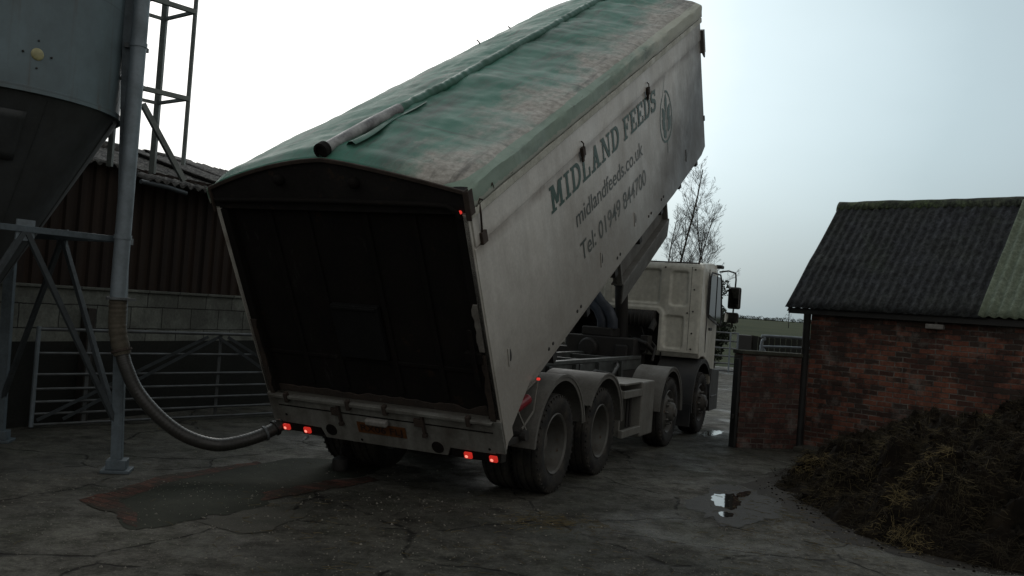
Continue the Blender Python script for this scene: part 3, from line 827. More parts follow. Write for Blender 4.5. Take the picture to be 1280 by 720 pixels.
# underbody frame and side tray
b = MB()
for w in (-.42, .42): b.box(w-.06, w+.06, .2, BL-.1, .02, .199)
for u in (.4, 1.4, 2.4, 3.4, 4.4, 5.4, 6.4, 7.4): b.box(-1.19, 1.19, u-.05, u+.05, .10, .198)
sub(b, 'body_frame', 'dark')
b = MB().box(1.08, 1.13, 3.55, 5.62, -.06, .24)
b.box(1.06, 1.215, 3.53, 5.64, -.085, -.062)
b.prism([(1.20,-.085),(1.215,-.085),(1.17,-.33),(1.155,-.33)], 'y', 3.53, 5.64)
b.box(1.13, 1.2, 3.53, 3.57, -.06, .2); b.box(1.13, 1.2, 5.60, 5.64, -.06, .2)
sub(b, 'side_tray', 'guard', bevel=.004)

# --- lettering, painted marks lying 3 mm proud of the panel
LX = BW + .003
class Flat:
    def __init__(s): s.mb = MB(); s.k = 0
    def poly(s, pts):
        s.k += 1; x = LX + s.k*.00008
        s.mb.add([(x, p[0], p[1]) for p in pts], [tuple(range(len(pts)))])
    def ribbon(s, pts, w):
        s.k += 1; x = LX + s.k*.00008
        n = len(pts); vs = []
        for i, p in enumerate(pts):
            a = pts[max(0,i-1)]; c = pts[min(n-1,i+1)]
            dx, dy = c[0]-a[0], c[1]-a[1]; l = sqrt(dx*dx+dy*dy) or 1
            ww = w if not hasattr(w, '__len__') else w[i]
            nx, ny = -dy/l*ww/2, dx/l*ww/2
            vs += [(x, p[0]+nx, p[1]+ny), (x, p[0]-nx, p[1]-ny)]
        s.mb.add(vs, [(2*i, 2*i+1, 2*i+3, 2*i+2) for i in range(n-1)])
S = .19; T = .115          # stem and serif thickness
def arc(cx, cy, rx, ry, a0, a1, n=14): return [(cx+rx*cos(radians(a0+(a1-a0)*i/n)), cy+ry*sin(radians(a0+(a1-a0)*i/n))) for i in range(n+1)]
def rect(x0, x1, y0, y1): return [(x0,y0),(x1,y0),(x1,y1),(x0,y1)]
GL = {
 'M': (1.10, [rect(.12,.12+S,0,1), rect(.79,.79+S,0,1), [(.12,1),(.36,1),(.64,.22),(.46,.22)], [(.74,1),(.98,1),(.64,.22),(.46,.22)], rect(0,.43,0,T), rect(.67,1.10,0,T), rect(0,.3,1-T,1), rect(.8,1.10,1-T,1)], []),
 'I': (.48, [rect(.145,.145+S,0,1), rect(0,.48,0,T), rect(0,.48,1-T,1)], []),
 'D': (.86, [rect(.1,.1+S,0,1), rect(0,.46,0,T), rect(0,.46,1-T,1)], [([(.40,.06)]+arc(.40,.5,.36,.44,-90,90)+[(.40,.94)], [.12]+[.12+.08*sin(pi*i/14) for i in range(15)]+[.12])]),
 'L': (.76, [rect(.1,.1+S,0,1), rect(0,.76,0,T), rect(0,.4,1-T,1), rect(.76-.11,.76,0,.38)], []),
 'A': (.96, [[(.14,0),(.33,0),(.56,1),(.40,1)], [(.64,0),(.84,0),(.58,1),(.38,1)], rect(.25,.72,.27,.27+T), rect(0,.42,0,T), rect(.54,.98,0,T)], []),
 'N': (.98, [rect(.12,.12+T,0,1), rect(.75,.75+T,0,1), [(.08,1),(.30,1),(.86,0),(.66,0)], rect(0,.38,0,T), rect(.6,.98,1-T,1), rect(0,.28,1-T,1)], []),
 'F': (.72, [rect(.1,.1+S,0,1), rect(0,.42,0,T), rect(0,.72,1-T,1), rect(.61,.72,.68,1), rect(.1,.50,.46,.46+T), rect(.42,.52,.36,.66)], []),
 'E': (.76, [rect(.1,.1+S,0,1), rect(0,.76,0,T), rect(0,.74,1-T,1), rect(.63,.74,.70,1), rect(.65,.76,0,.32), rect(.1,.50,.45,.45+T), rect(.42,.52,.36,.64)], []),
 'S': (.68, [rect(0,.10,0,.32), rect(.56,.66,.68,1)], [(arc(.33,.735,.24,.205,30,270,16)+arc(.33,.285,.26,.225,90,-150,16), [.11+.07*sin(pi*i/33) for i in range(34)])]),
}
fl = Flat()
txt = 'MIDLAND FEEDS'
adv = []; tot = 0
for c in txt:
    wdt = GL[c][0] if c != ' ' else .30
    adv.append((tot, c)); tot += wdt + .13
HT = .262; v0 = 1.575; u0, u1 = 1.60, 5.23
sx = (u1-u0)/(tot-.13)
for o, c in adv:
    if c == ' ': continue
    for p in GL[c][1]: fl.poly([(u0+(o+x)*sx, v0+y*HT) for x, y in p])
    for p, w in GL[c][2]: fl.ribbon([(u0+(o+x)*sx, v0+y*HT) for x, y in p], [k*HT*1.15 for k in w])
fl.mb.build('company_lettering', M['letter'], tip, norm=False)

def text_mesh(body, off=0.):
    c = bpy.data.curves.new('text', 'FONT'); c.body = body; c.size = 1.; c.offset = off; c.resolution_u = 4
    o = bpy.data.objects.new('text', c); COL.objects.link(o)
    dg = bpy.context.evaluated_depsgraph_get(); dg.update()
    me = bpy.data.meshes.new_from_object(o.evaluated_get(dg))
    bpy.data.objects.remove(o)
    vs = [tuple(v.co) for v in me.vertices]; fs = [tuple(p.vertices) for p in me.polygons]
    bpy.data.meshes.remove(me)
    return vs, fs
def side_text(name, body, mat, u0, u1, vb, cap_h, off=.004, ref='dl'):
    vs, fs = text_mesh(body, off)
    x0 = min(v[0] for v in vs); x1 = max(v[0] for v in vs); ymax = max(v[1] for v in vs)
    k = (u1-u0)/(x1-x0); ky = cap_h/ymax
    mb = MB().add([(LX, u0+(v[0]-x0)*k, vb+v[1]*ky) for v in vs], fs)
    return mb.build(name, M[mat], tip, norm=False)
side_text('web_lettering', 'midlandfeeds.co.uk', 'letter2', 2.19, 4.55, 1.205, .185, .006)
side_text('phone_lettering', 'Tel: 01949 844700', 'letter3', 2.22, 4.60, .815, .20, .008)
vs, fs = text_mesh('RX06 FLJ', .012)
x0 = min(v[0] for v in vs); x1 = max(v[0] for v in vs); ym = max(v[1] for v in vs)
MB().add([(-.225+(v[0]-x0)/(x1-x0)*.45, -.0205, .013+v[1]/ym*.07) for v in vs], fs).build('plate_lettering', M['plateink'], tip, norm=False)
# wheat-ear emblem in a pointed oval
fl = Flat()
LC = (5.66, 1.36)
def oval(t):  # t -1..1 along height
    return .28*sqrt(max(0, 1-t*t))*(1-.15*t)
n = 30
left = [(LC[0]-oval(-1+2*i/n)*1.0, LC[1]-.33+.66*i/n) for i in range(n+1)]
right = [(LC[0]+oval(-1+2*i/n)*1.0, LC[1]-.33+.66*i/n) for i in range(n+1)]
fl.ribbon(left[:-1]+[(LC[0]+.04, LC[1]+.52)], [.030]*(n-4)+[.026,.022,.016,.012,.008])
fl.ribbon(right, .030)
fl.ribbon([(LC[0]-.01, LC[1]-.49),(LC[0], LC[1]-.40),(LC[0], LC[1]-.32)], .016)
fl.ribbon([(LC[0], LC[1]-.22),(LC[0], LC[1]+.1)], .012)
def leaf(x, y, ang, ln, wd):
    pts = []; w = []
    for i in range(9):
        t = i/8; pts.append((LC[0]+(x-LC[0])*1.9+sin(ang)*ln*t*1.7, y+cos(ang)*ln*t)); w.append(1.9*wd*sin(pi*min(1,t*.93+.05))+.002)
    fl.ribbon(pts, w)
for (dx, dy, a, ln, wd) in ((0,.06,.08,.24,.06), (-.03,-.04,-.30,.2,.065), (.03,-.06,.42,.2,.07), (-.035,-.17,-.36,.19,.065), (.03,-.21,.52,.19,.075), (-.02,-.27,-.45,.14,.06)):
    leaf(LC[0]+dx, LC[1]+dy, a, ln, wd)
fl.mb.build('wheat_emblem', M['letter'], tip, norm=False)

# --- chassis
b = MB()
for w in (-.43, .43):
    b.box(w-.04, w+.04, -1.25, 7.5, .72, 1.0)
for l in (-1.1, -.3, .68, 2.2, 3.4, 5.1, 6.9): b.box(-.39, .39, l-.06, l+.06, .76, .97)
for l in (0, 1.37, 4.36, 6.355): b.tube([(-.95,l,.4935),(-.3,l,.5),(0,l,.53),(.3,l,.5),(.95,l,.4935)], [.07,.075,.16 if l < 2 else .07,.075,.07], 12)
lorry_ch = b.build('chassis_frame', M['dark'], lorry, bevel=.005)
b = MB()
for w in (-.43, .43):
    b.box(w-.05, w+.05, -1.2, 5.4, 1.004, 1.20)
b.box(.49, .505, .2, 5.3, 1.16, 1.205); 
for l in (.4, 1.5, 2.4, 2.55, 3.3, 4.3): b.box(.482, .53, l-.05, l+.05, .8, 1.15)
for l in (-.9, .68, 2.0, 3.2, 4.6): b.box(-.38, .38, l-.04, l+.04, 1.03, 1.18)
b.build('subframe', M['rail'], lorry, bevel=.004)
b = MB().tube([(.60,1.9,1.08),(.66,2.3,1.0),(.6,2.9,1.06),(.68,3.4,1.0),(.62,3.8,1.1),(.5,4.1,1.12)], .022, 8)
b.build('air_line', M['dark'], lorry)
b = MB().box(-1.1, 1.1, -.98, -.88, .40, .50); b.box(-.48,-.38,-.96,-.90,.5,.74); b.box(.38,.48,-.96,-.90,.5,.74)
b.build('underrun_bar', M['dark'], lorry, bevel=.01)
# drop weight on a thin rod seen under the left lamps
b = MB().tube([(-.92,-.55,.5),(-.92,-.55,.12)], .008, 8); b.lathe([(.0001,.0),(.07,.0),(.085,.04),(.08,.12),(.03,.15),(.0001,.15)], 'z', 14, (-.92,-.55,.0))
b.build('rubber_stop', M['dark'], lorry, smooth=50)

# --- wheels
def tyre_prof(x0, wd, R0=.4935, ri=.29):
    h = wd/2
    p = [(ri, x0-h+.03), (ri+.03, x0-h+.005), (R0-.07, x0-h-.012), (R0-.028, x0-h+.004), (R0-.006, x0-h+.022)]
    for gx in (-.28, 0., .28):
        c = x0+gx*wd
        p += [(R0, c-.012), (R0-.014, c-.009), (R0-.014, c+.009), (R0, c+.012)]
    p += [(R0-.006, x0+h-.022), (R0-.028, x0+h-.004), (R0-.07, x0+h+.012), (ri+.03, x0+h-.005), (ri, x0+h-.03)]
    return p
def add_lugs(mb, x0, wd, R0=.4935, n=44):
    for k in range(n):
        a = 2*pi*k/n
        for s in (-1, 1):
            c = x0+s*(wd/2-.004)
            Mx = Matrix.Rotation(a, 4, 'X')
            mb.box(c-.007, c+.005, R0-.05, R0-.010, -.009, .009, Mx)
def wheel(l, side, dual):
    w = empty('wheel', (side*1.10, l, .4935), 0, lorry)
    if side < 0: w.rotation_euler = (0, 0, pi)
    t = MB().lathe(tyre_prof(0, .28), 'x', 64); add_lugs(t, 0, .28); t.build('tyre', M['tyre'], w, smooth=35, norm=False)
    r = MB()
    if dual:
        t = MB().lathe(tyre_prof(-.33, .28), 'x', 48); t.build('tyre', M['tyre'], w, smooth=35, norm=False)
        r.lathe([(.296,.115),(.305,.125),(.296,.135),(.278,.118),(.272,.06),(.262,-.05),(.245,-.10),(.20,-.125),(.17,-.13),(.13,-.13),(.125,-.02),(.105,.0),(.0001,.004)], 'x', 40)
        r.lathe([(.296,-.19),(.27,-.2),(.27,-.45),(.296,-.46)], 'x', 24)
        for k in range(10):
            a = 2*pi*k/10; r.lathe([(.018,-.135),(.018,-.105),(.012,-.095),(.0001,-.095)], 'x', 8, (0,.165*cos(a),.165*sin(a)))
    else:
        r.lathe([(.296,.115),(.305,.125),(.296,.135),(.278,.118),(.27,.075),(.255,.06),(.225,.10),(.19,.128),(.155,.134),(.14,.134),(.13,.20),(.115,.215),(.07,.22),(.06,.245),(.0001,.25)], 'x', 40)
        for k in range(10):
            a = 2*pi*k/10; r.lathe([(.018,.125),(.018,.165),(.012,.175),(.0001,.175)], 'x', 8, (0,.172*cos(a),.172*sin(a)))
    r.build('rim', M['rim'], w, smooth=40)
    return w
for l, dual in ((0, True), (1.37, True), (4.36, False), (6.355, False)):
    for s in (1, -1): wheel(l, s, dual)

def guard(l, R0, a0, a1, mat, w0=.62, w1=1.27, cz=.4935, flap=None, both=True):
    for s in ((1, -1) if both else (1,)):
        b = MB()
        n = 28
        def P(r, a): return (l+r*cos(a), cz+r*sin(a))
        A = [radians(a0+(a1-a0)*i/n) for i in range(n+1)]
        o = [P(R0, a) for a in A]; i_ = [P(R0-.02, a) for a in A]
        b.prism(o + i_[::-1], 'x', s*w0, s*w1)
        lip = [P(R0-.0, a) for a in A] + [P(R0-.06, a) for a in A][::-1]
        b.prism(lip, 'x', s*(w1-.002), s*(w1+.012))
        lip2 = [P(R0+.004, a) for a in A] + [P(R0-.02, a) for a in A][::-1]
        b.prism(lip2, 'x', s*(w1+.0), s*(w1+.02))
        if flap:
            b.box(min(s*w0,s*w1), max(s*w0,s*w1), l-R0-.012, l-R0+.012, flap, cz+.02)
        b.build('mudguard', mat, lorry, smooth=30)
guard(0, .69, 14, 178, M['guard'])
guard(1.37, .655, 6, 150, M['guard'])
guard(4.36, .635, -2, 176, M['guard'], w0=.80, w1=1.25)
guard(6.355, .70, 40, 190, M['guardblack'], w0=.60, w1=1.24, flap=.16)
# bracket with red reflector behind the rear right mudguard
b = MB().bar((1.24,-1.12,.98),(1.24,-.62,1.16),.012,.02).bar((1.24,-.60,1.16),(1.24,-.66,.86),.012,.02).bar((1.24,-1.12,.98),(1.24,-.80,.70),.012,.02).bar((1.24,-.66,.86),(1.24,-.9,.72),.012,.02)
b.build('side_bracket', M['boxgrey'], lorry, bevel=.002)
MB().tube([(1.16,-1.05,.86),(1.2,-.72,.98)], .05, 14).build('red_canister', M['redcan'], lorry, bevel=.01)
MB().tube([(1.27,-.70,1.17),(1.3,-.70,1.17)], .013, 10).build('marker_lamp', M['redglow'], lorry, bevel=.004)
b = MB().tube([(1.0,-.86,.66),(1.27,-.86,.66)], .03, 12).tube([(1.22,-.86,.66),(1.28,-.86,.66)], .05, 12)
b.bar((1.2,-1.2,.62),(1.2,-.8,.62),.03,.06)
b.build('guard_stay', M['dark'], lorry, bevel=.004)

# side box between the axle groups
b = MB().box(.62, 1.22, 3.02, 3.60, .26, .97)
b.build('battery_box', M['boxgrey'], lorry, bevel=.02)
b = MB().box(.55, 1.20, 2.30, 3.015, .95, .975)
for z in (.84, .36): b.box(1.16, 1.22, 2.25, 3.018, z-.045, z+.045)
b.box(.6, 1.16, 2.28, 2.33, .33, .9)
b.build('side_rack', M['boxgrey'], lorry, bevel=.006)
b = MB()
for z, w in ((.72,.85), (.48,.85)): b.tube([(w,2.36,z),(w,3.0,z)], .11, 16)
b.tube([(1.12,2.72,.40),(1.12,2.72,.80)], .02, 8).tube([(1.12,2.84,.40),(1.12,2.84,.80)], .02, 8)
b.build('air_tank', M['dark'], lorry, smooth=40)

# --- tipping ram
b = MB().tube([(0,5.95,1.0),(0,5.64,2.3)], .105, 18).tube([(0,5.64,2.3),(0,5.42,3.25)], .085, 18).tube([(0,5.42,3.25),(0,5.18,4.25)], .068, 18)
b.lathe([(.12,-.03),(.125,0),(.12,.03)], 'z', 18, (0,5.64,2.3))
b.tube([(-.3,5.95,1.02),(.3,5.95,1.02)], .06, 10)
b.build('tipping_ram', M['dark'], lorry, smooth=40)

# --- cab
CR = 6.05
cabp = [(CR,1.29),(CR,2.66),(CR+.04,2.715),(CR+.12,2.74),(7.1,2.80),(7.36,2.79),(7.46,2.72),(7.56,2.45),(7.76,1.72),(7.80,1.0),(7.79,.36),(7.70,.30),(7.12,.30),(7.08,.62)]
cabp += [(6.355+.74*cos(radians(a)), .4935+.74*sin(radians(a))) for a in range(12, 110, 8)]
cw = 1.22
b = MB()
n = len(cabp)
def cabx(p):
    l, z = p
    k = 0
    if l > 7.3: k = (l-7.3)*.22
    if z > 2.6: k += (z-2.6)*.35
    return cw-k
vs = [(cabx(p), p[0], p[1]) for p in cabp] + [(-cabx(p), p[0], p[1]) for p in cabp]
fs = [tuple(range(n)), tuple(range(2*n-1, n-1, -1))]
for i in range(1, n):
    j = (i+1) % n
    if i == n-1: pass
    fs.append((i, j, n+j, n+i))
b.add(vs, fs)
cab = b.build('cab', M['cream'], lorry, bevel=.02, seg=3)
def rr_mask(w, z, w0, w1, z0, z1, r, soft, arch=False):
    """signed rounded-rectangle mask 0..1"""
    cx, cz = (w0+w1)/2, (z0+z1)/2; hx, hz_ = (w1-w0)/2, (z1-z0)/2
    qx, qz = abs(w-cx)-hx+r, abs(z-cz)-hz_+r
    d = sqrt(max(qx,0)**2+max(qz,0)**2)+min(max(qx,qz),0)-r
    t = max(0, min(1, .5-d/soft)); return t*t*(3-2*t)
EW0, EW1, EZ0, EZ1 = -.95, .56, 1.24, 1.93
def rear_fn(u, v):
    w = -1.215+2.43*u; z = 1.285+1.40*v
    d = 0
    for (a, c, e, f) in ((-.28,.52,2.05,2.60), (.70,.98,2.03,2.58), (.64,.94,1.34,1.86), (-1.12,-.42,2.05,2.60)):
        d += .045*rr_mask(w, z, a, c, e, f, .05, .03)
    d -= .03*rr_mask(w, z, EW0-.06, EW1+.06, EZ0, EZ1+.06, .12, .04)
    d -= .0
    edge = min(1, (1.215-abs(w))/.05); d += .02*(1-edge)**2
    if z > 2.62: d += .03*((z-2.62)/.06)**2
    return (w, CR-.012+d, z)
def hole(u, v):
    w = -1.215+2.43*u; z = 1.285+1.40*v
    return rr_mask(w, z, EW0, EW1, EZ0-.2, EZ1, .1, .001) > .5
b = MB(); b.grid(162, 96, rear_fn, hole)
b.build('back_panel', M['cream'], cab, smooth=60)
b = MB()  # dark recess behind the opening
n_ = 0
b.box(EW0-.03, EW1+.03, CR+.42, CR+.44, 1.0, EZ1+.05)
b.box(EW0-.05, EW0-.03, CR+.02, CR+.44, 1.0, EZ1+.05); b.box(EW1+.03, EW1+.05, CR+.02, CR+.44, 1.0, EZ1+.05)
b.box(EW0-.05, EW1+.05, CR+.02, CR+.44, EZ1+.03, EZ1+.05)
b.build('engine_bay', M['dark'], cab)
for w, z in ((1.09,2.62),(1.09,2.3),(1.09,1.95),(1.09,1.6),(1.09,1.35),(1.0,1.92),(.6,2.64)):
    MB().lathe([(.0001,-.016),(.012,-.014),(.015,.0)], 'y', 10, (w, CR-.012, z)).build('cab_bolt', M['dark'], cab)
for w_ in (-1.02, 1.035): MB().box(w_-.003, w_+.003, CR-.0135, CR-.006, 1.32, 2.66).build('panel_joint', M['pvc'], cab)
for (w0_, z0_, w1_, z1_) in ((.1,1.5,.45,1.2), (.25,1.75,.5,1.25), (-.3,1.6,.0,1.2)):
    MB().tube(catmull0([(w0_,5.95,z0_),((w0_+w1_)/2+.1,5.7,(z0_+z1_)/2-.2),(w1_,5.45,z1_)]), .016, 8).build('cable', M['pvc'], lorry, smooth=60)
for s in (1, -1):
    x = s*(cw+.004)
    b = MB().prism([(6.62,1.93),(6.62,2.52),(6.70,2.58),(7.30,2.58),(7.42,2.50),(7.585,1.86),(7.50,1.78)], 'x', min(x, x-s*.006), max(x, x-s*.006))
    b.build('side_window', M['glass'], cab, bevel=.002)
    b = MB()
    wp_ = [(6.58,1.88),(6.58,2.55),(6.68,2.62),(7.33,2.62),(7.45,2.52),(7.625,1.84),(7.52,1.735)]
    for i in range(len(wp_)):
        a, c = wp_[i], wp_[(i+1) % len(wp_)]
        b.bar((s*(cw+.004), *a), (s*(cw+.004), *c), .022, .022)
    b.bar((s*(cw+.004),7.12,1.84),(s*(cw+.004),7.10,2.6),.016,.016)
    b.build('window_seal', M['pvc'], cab)
    b = MB().prism([(6.50,1.30),(6.515,1.30),(6.515,2.66),(6.50,2.66)], 'x', min(s*(cw-.01), s*(cw+.0015)), max(s*(cw-.01), s*(cw+.0015)))
    b.build('door_gap', M['pvc'], cab)
    b = MB().box(min(s*1.225,s*1.25), max(s*1.225,s*1.25), 6.62, 6.82, 1.66, 1.71)
    b.build('door_handle', M['pvc'], cab, bevel=.008)
    b = MB().prism([(7.02,.62),(7.10,.30),(7.72,.30),(7.72,.98),(7.10,1.02)], 'x', min(s*1.15,s*1.228), max(s*1.15,s*1.228))
    b.box(min(s*1.12,s*1.235), max(s*1.12,s*1.235), 7.14, 7.6, .52, .56)
    b.build('step', M['guardblack'], cab, bevel=.01)
    # mirrors
    b = MB().tube([(s*1.18,7.45,2.68),(s*1.35,7.35,2.70),(s*1.50,7.20,2.66),(s*1.52,7.17,2.55),(s*1.50,7.18,1.78),(s*1.22,7.35,1.74)], .014, 10)
    b.build('mirror_arm', M['pvc'], cab, smooth=60)
    b = MB().box(s*1.52-.105, s*1.52+.105, 7.09, 7.20, 2.05, 2.42); mh = b.build('mirror_housing', M['pvc'], cab, bevel=.035, seg=4)
    b = MB().box(s*1.52-.085, s*1.52+.085, 7.084, 7.0895, 2.075, 2.395); b.build('mirror_glass', M['mirror'], cab, bevel=.002)
    b = MB().box(s*1.50-.115, s*1.50+.115, 7.05, 7.16, 1.81, 1.99); b.build('mirror_housing', M['pvc'], cab, bevel=.04, seg=4)
    b = MB(); b.add([(s*1.50-.10,6.995,1.825),(s*1.50+.10,6.995,1.825),(s*1.50+.10,7.045,1.975),(s*1.50-.10,7.045,1.975),(s*1.50-.10,7.06,1.825),(s*1.50+.10,7.06,1.825),(s*1.50+.10,7.06,1.975),(s*1.50-.10,7.06,1.975)], [(0,1,2,3),(4,7,6,5),(0,4,5,1),(1,5,6,2),(2,6,7,3),(3,7,4,0)]); b.build('mirror_glass', M['mirror'], cab)
b = MB().prism([(7.58,2.50),(7.50,2.62),(7.74,1.80),(7.775,1.70)], 'x', -1.1, 1.1)
b.build('windscreen', M['glass'], cab)
b = MB().box(-1.2, 1.2, 7.805, 7.86, .34, .72); b.build('bumper', M['guardblack'], cab, bevel=.03)
b = MB().box(-1.22, 1.22, 7.40, 7.62, 2.74, 2.80); b.build('sun_visor', M['pvc'], cab, bevel=.02)
b = MB().tube([(-1.15,6.04,2.725),(1.15,6.04,2.725)], .012, 8); b.build('roof_gutter', M['rust'], cab)

# engine and blower gear between cab and body
b = MB().box(-.72, .40, 5.25, 5.90, 1.05, 1.46).box(-.5, .0, 5.3, 5.8, 1.46, 1.60)
b.lathe([(.0001,5.17),(.12,5.175),(.15,5.19),(.16,5.25)], 'y', 20, (-.35,0,1.27)).box(.1,.3,5.2,5.25,1.15,1.35)
b.build('blower_unit', M['dark'], lorry, bevel=.02)
b = MB().tube([(.0,5.98,1.78),(.5,5.98,1.78)], .14, 20)
for i in range(7): b.lathe([(.141,-.012),(.15,0),(.141,.012)], 'x', 20, (.05+i*.07,5.98,1.78))
b.build('air_filter', M['dark'], lorry, smooth=40)
b = MB().tube([(.50,5.75,1.60),(.52,5.85,1.72),(.44,5.95,1.80)], .05, 12).tube([(.3,5.5,1.45),(.52,5.45,1.40),(.55,5.7,1.30),(.5,6.0,1.25)], .035, 10).tube([(.45,5.9,1.45),(.58,5.8,1.35),(.6,5.6,1.12)], .025, 10)
b.box(.40,.52,5.55,5.8,1.28,1.52)
b.build('engine_pipes', M['dark'], lorry, smooth=40, bevel=.01)
for d in (0, .17):
    pts = [(-.62+d,5.45,2.32),(-.55+d,5.45,2.15),(-.42+d,5.42,1.99),(-.28+d,5.40,1.88),(-.20+d,5.40,1.72),(-.2+d,5.42,1.6)]
    rr = [.085]*6
    MB().tube(pts, .085, 14).build('blower_duct', M['duct'], lorry, smooth=60)
b = MB().tube([(-.9,5.85,1.0),(-.9,5.85,2.1)], .07, 14).box(-1.18,-.72,5.3,5.95,.7,1.25)
b.build('exhaust_stack', M['dark'], lorry, smooth=40)
b = MB().box(-1.2,-.6,2.4,3.9,.35,.98); b.build('fuel_tank', M['rail'], lorry, bevel=.06)

# ------------------------------------------------------------------ SILO
SC = (-4.98, 8.43)
silo = empty('feed_silo', (SC[0], SC[1], 0))
tag(silo, 'grey blue feed silo with dark cone on steel legs', 'silo')
SR = 1.180; RZ = 3.3
b = MB().lathe([(SR-.002,RZ-.0),(SR+.02,RZ+.0),(SR+.02,RZ+.05),(SR,RZ+.055),(SR,4.6),(SR+.008,4.61),(SR+.008,4.65),(SR,4.66),(SR,7.2),(.3,7.9),(.0001,7.9)], 'z', 72)
b.build('barrel', M['silo'], silo, smooth=30)
def cone_pt0(a, t):
    r = (SR-.03)+(.26-SR+.03)*t; z = RZ-.03+(1.62-RZ+.03)*t
    return (r*cos(a), r*sin(a), z)
b = MB().lathe([(SR-.012,RZ+.01),(SR-.03,RZ-.03),(.26,1.62),(.24,1.45),(.0001,1.45)], 'z', 64)
b.build('cone', M['cone'], silo, smooth=30)
for k_ in range(8):
    a_ = k_*pi/4+.2
    b = MB().tube([cone_pt0(a_, t/6) for t in range(7)], .008, 6); b.build('cone_seam', M['cone'], silo)
# hatch on cone facing the camera
ha = atan2(7.05-8.43, -4.35+4.98)
def cone_pt(a, t, off=.0):
    r = (SR-.03)+(.26-SR+.03)*t; z = RZ-.03+(1.62-RZ+.03)*t
    nx, nz_ = .87, -.48
    return ((r+off*nx)*cos(a), (r+off*nx)*sin(a), z+off*nz_)
b = MB(); b.grid(8, 6, lambda u, v: cone_pt(-1.14+.42*u, .07+.24*v, .012))
o = b.build('cone_hatch', M['cone'], silo, smooth=40)
o.modifiers.new('thick', 'SOLIDIFY').thickness = .012
# sight glass
nrm = Vector((-4.1057-SC[0], 7.6891-SC[1], 0)).normalized(); p = Vector((nrm.x*SR, nrm.y*SR, 3.625))
sg = MB().lathe([(.0001,.010),(.040,.010),(.050,.005),(.054,-.004)], 'z', 20)
o = sg.build('sight_glass', M['sight'], silo, smooth=40)
o.location = p; o.rotation_euler = nrm.to_track_quat('Z', 'Y').to_euler()
for k in range(4):
    a = pi/4+k*pi/2 + pi/4
    q = MB().lathe([(.0001,.01),(.008,.008),(.01,-.004)], 'z', 8)
    tdir = Vector((-nrm.y, nrm.x, 0))
    o = q.build('sight_glass_bolt', M['pvc'], silo); o.location = p + tdir*(.115*cos(a)) + Vector((0,0,.115*sin(a)))
    o.rotation_euler = nrm.to_track_quat('Z', 'Y').to_euler()
# legs, splayed; braces
a0 = atan2(.32, 1.40)
legs = [a0 + k*pi/2 for k in range(4)]
def lp(a, z):
    r = 1.43-(1.43-1.195)*min(z, 3.6)/3.6
    return Vector((r*cos(a), r*sin(a), z))
for a in legs:
    b = MB().bar(lp(a, .08), lp(a, 4.7), .10, .10, up=(cos(a), sin(a), 0))
    c = lp(a, 0)
    Mx = Matrix.Translation((c.x, c.y, 0)) @ Matrix.Rotation(a, 4, 'Z')
    b.box(-.13, .13, -.13, .13, .0, .03, Mx); b.box(-.09, .09, -.09, .09, .03, .12, Mx)
    b.build('leg', M['leg'], silo, bevel=.006)
for k in range(4):
    a, c = legs[k], legs[(k+1) % 4]
    A, C_ = lp(a, 2.18), lp(c, 2.18); mid = (A+C_)/2
    b = MB().bar(A, C_, .05, .055)
    b.build('cross_beam', M['leg'], silo, bevel=.004)
    for e_, f_ in ((a, A), (c, C_)):
        b = MB().bar(mid, lp(e_, .42)+ (mid-lp(e_,.42))*.03, .045, .045)
        b.build('brace', M['strut'], silo, bevel=.003)
    b = MB().bar(mid+Vector((0,0,-.1)), mid+Vector((0,0,.08)), .16, .02, up=(mid.x, mid.y, 0)); b.build('gusset', M['galv'], silo)
# fill pipe down the front right leg
PX, PY = -3.645-SC[0], 8.6-SC[1]
b = MB().tube([(PX,PY,1.64),(PX,PY,7.3)], .072, 20)
for z in (2.2, 4.0, 5.5): b.tube([(PX,PY,z-.02),(PX,PY,z+.02)], .08, 20)
b.build('fill_pipe', M['galv'], silo, smooth=40)
b = MB().box(PX-.02, PX+.02, PY, PY+.2, 2.14, 2.2).box(PX-.02-.12, PX+.02, PY+.02, PY+.2, 3.98, 4.02)
b.build('pipe_clip', M['galvdull'], silo)
# ladder frame behind
Lr = [Vector((x-SC[0], y-SC[1], 0)) for x, y in ((-3.45,9.45), (-3.90,9.80), (-4.20,9.45), (-3.75,9.10))]
b = MB()
for i, w in ((0,.035),(1,.055),(2,.05)):
    b.bar(Lr[i]+Vector((0,0,2.95 if i else 3.02)), Lr[i]+Vector((0,0,7.2)), w)
for z in (3.7, 4.6, 5.5, 6.4):
    for i in range(4):
        p_, q_ = Lr[i], Lr[(i+1) % 4]
        b.bar(p_+Vector((0,0,z)), q_+Vector((0,0,z)), .045 if i in (3,) else .032)
b.bar(Lr[3]+Vector((-.02,0,3.55)), Lr[0]+Vector((0.02,0,2.86)), .05)
b.bar(Lr[2]+Vector((0,0,3.2)), Vector((SR*cos(.9), SR*sin(.9), 3.6)), .04); b.bar(Lr[3]+Vector((0,0,4.6)), lp(legs[0], 4.5), .035); b.bar(Lr[3]+Vector((0,0,3.7)), lp(legs[0], 3.7), .035)
b.build('ladder_frame', M['ladder'], silo)

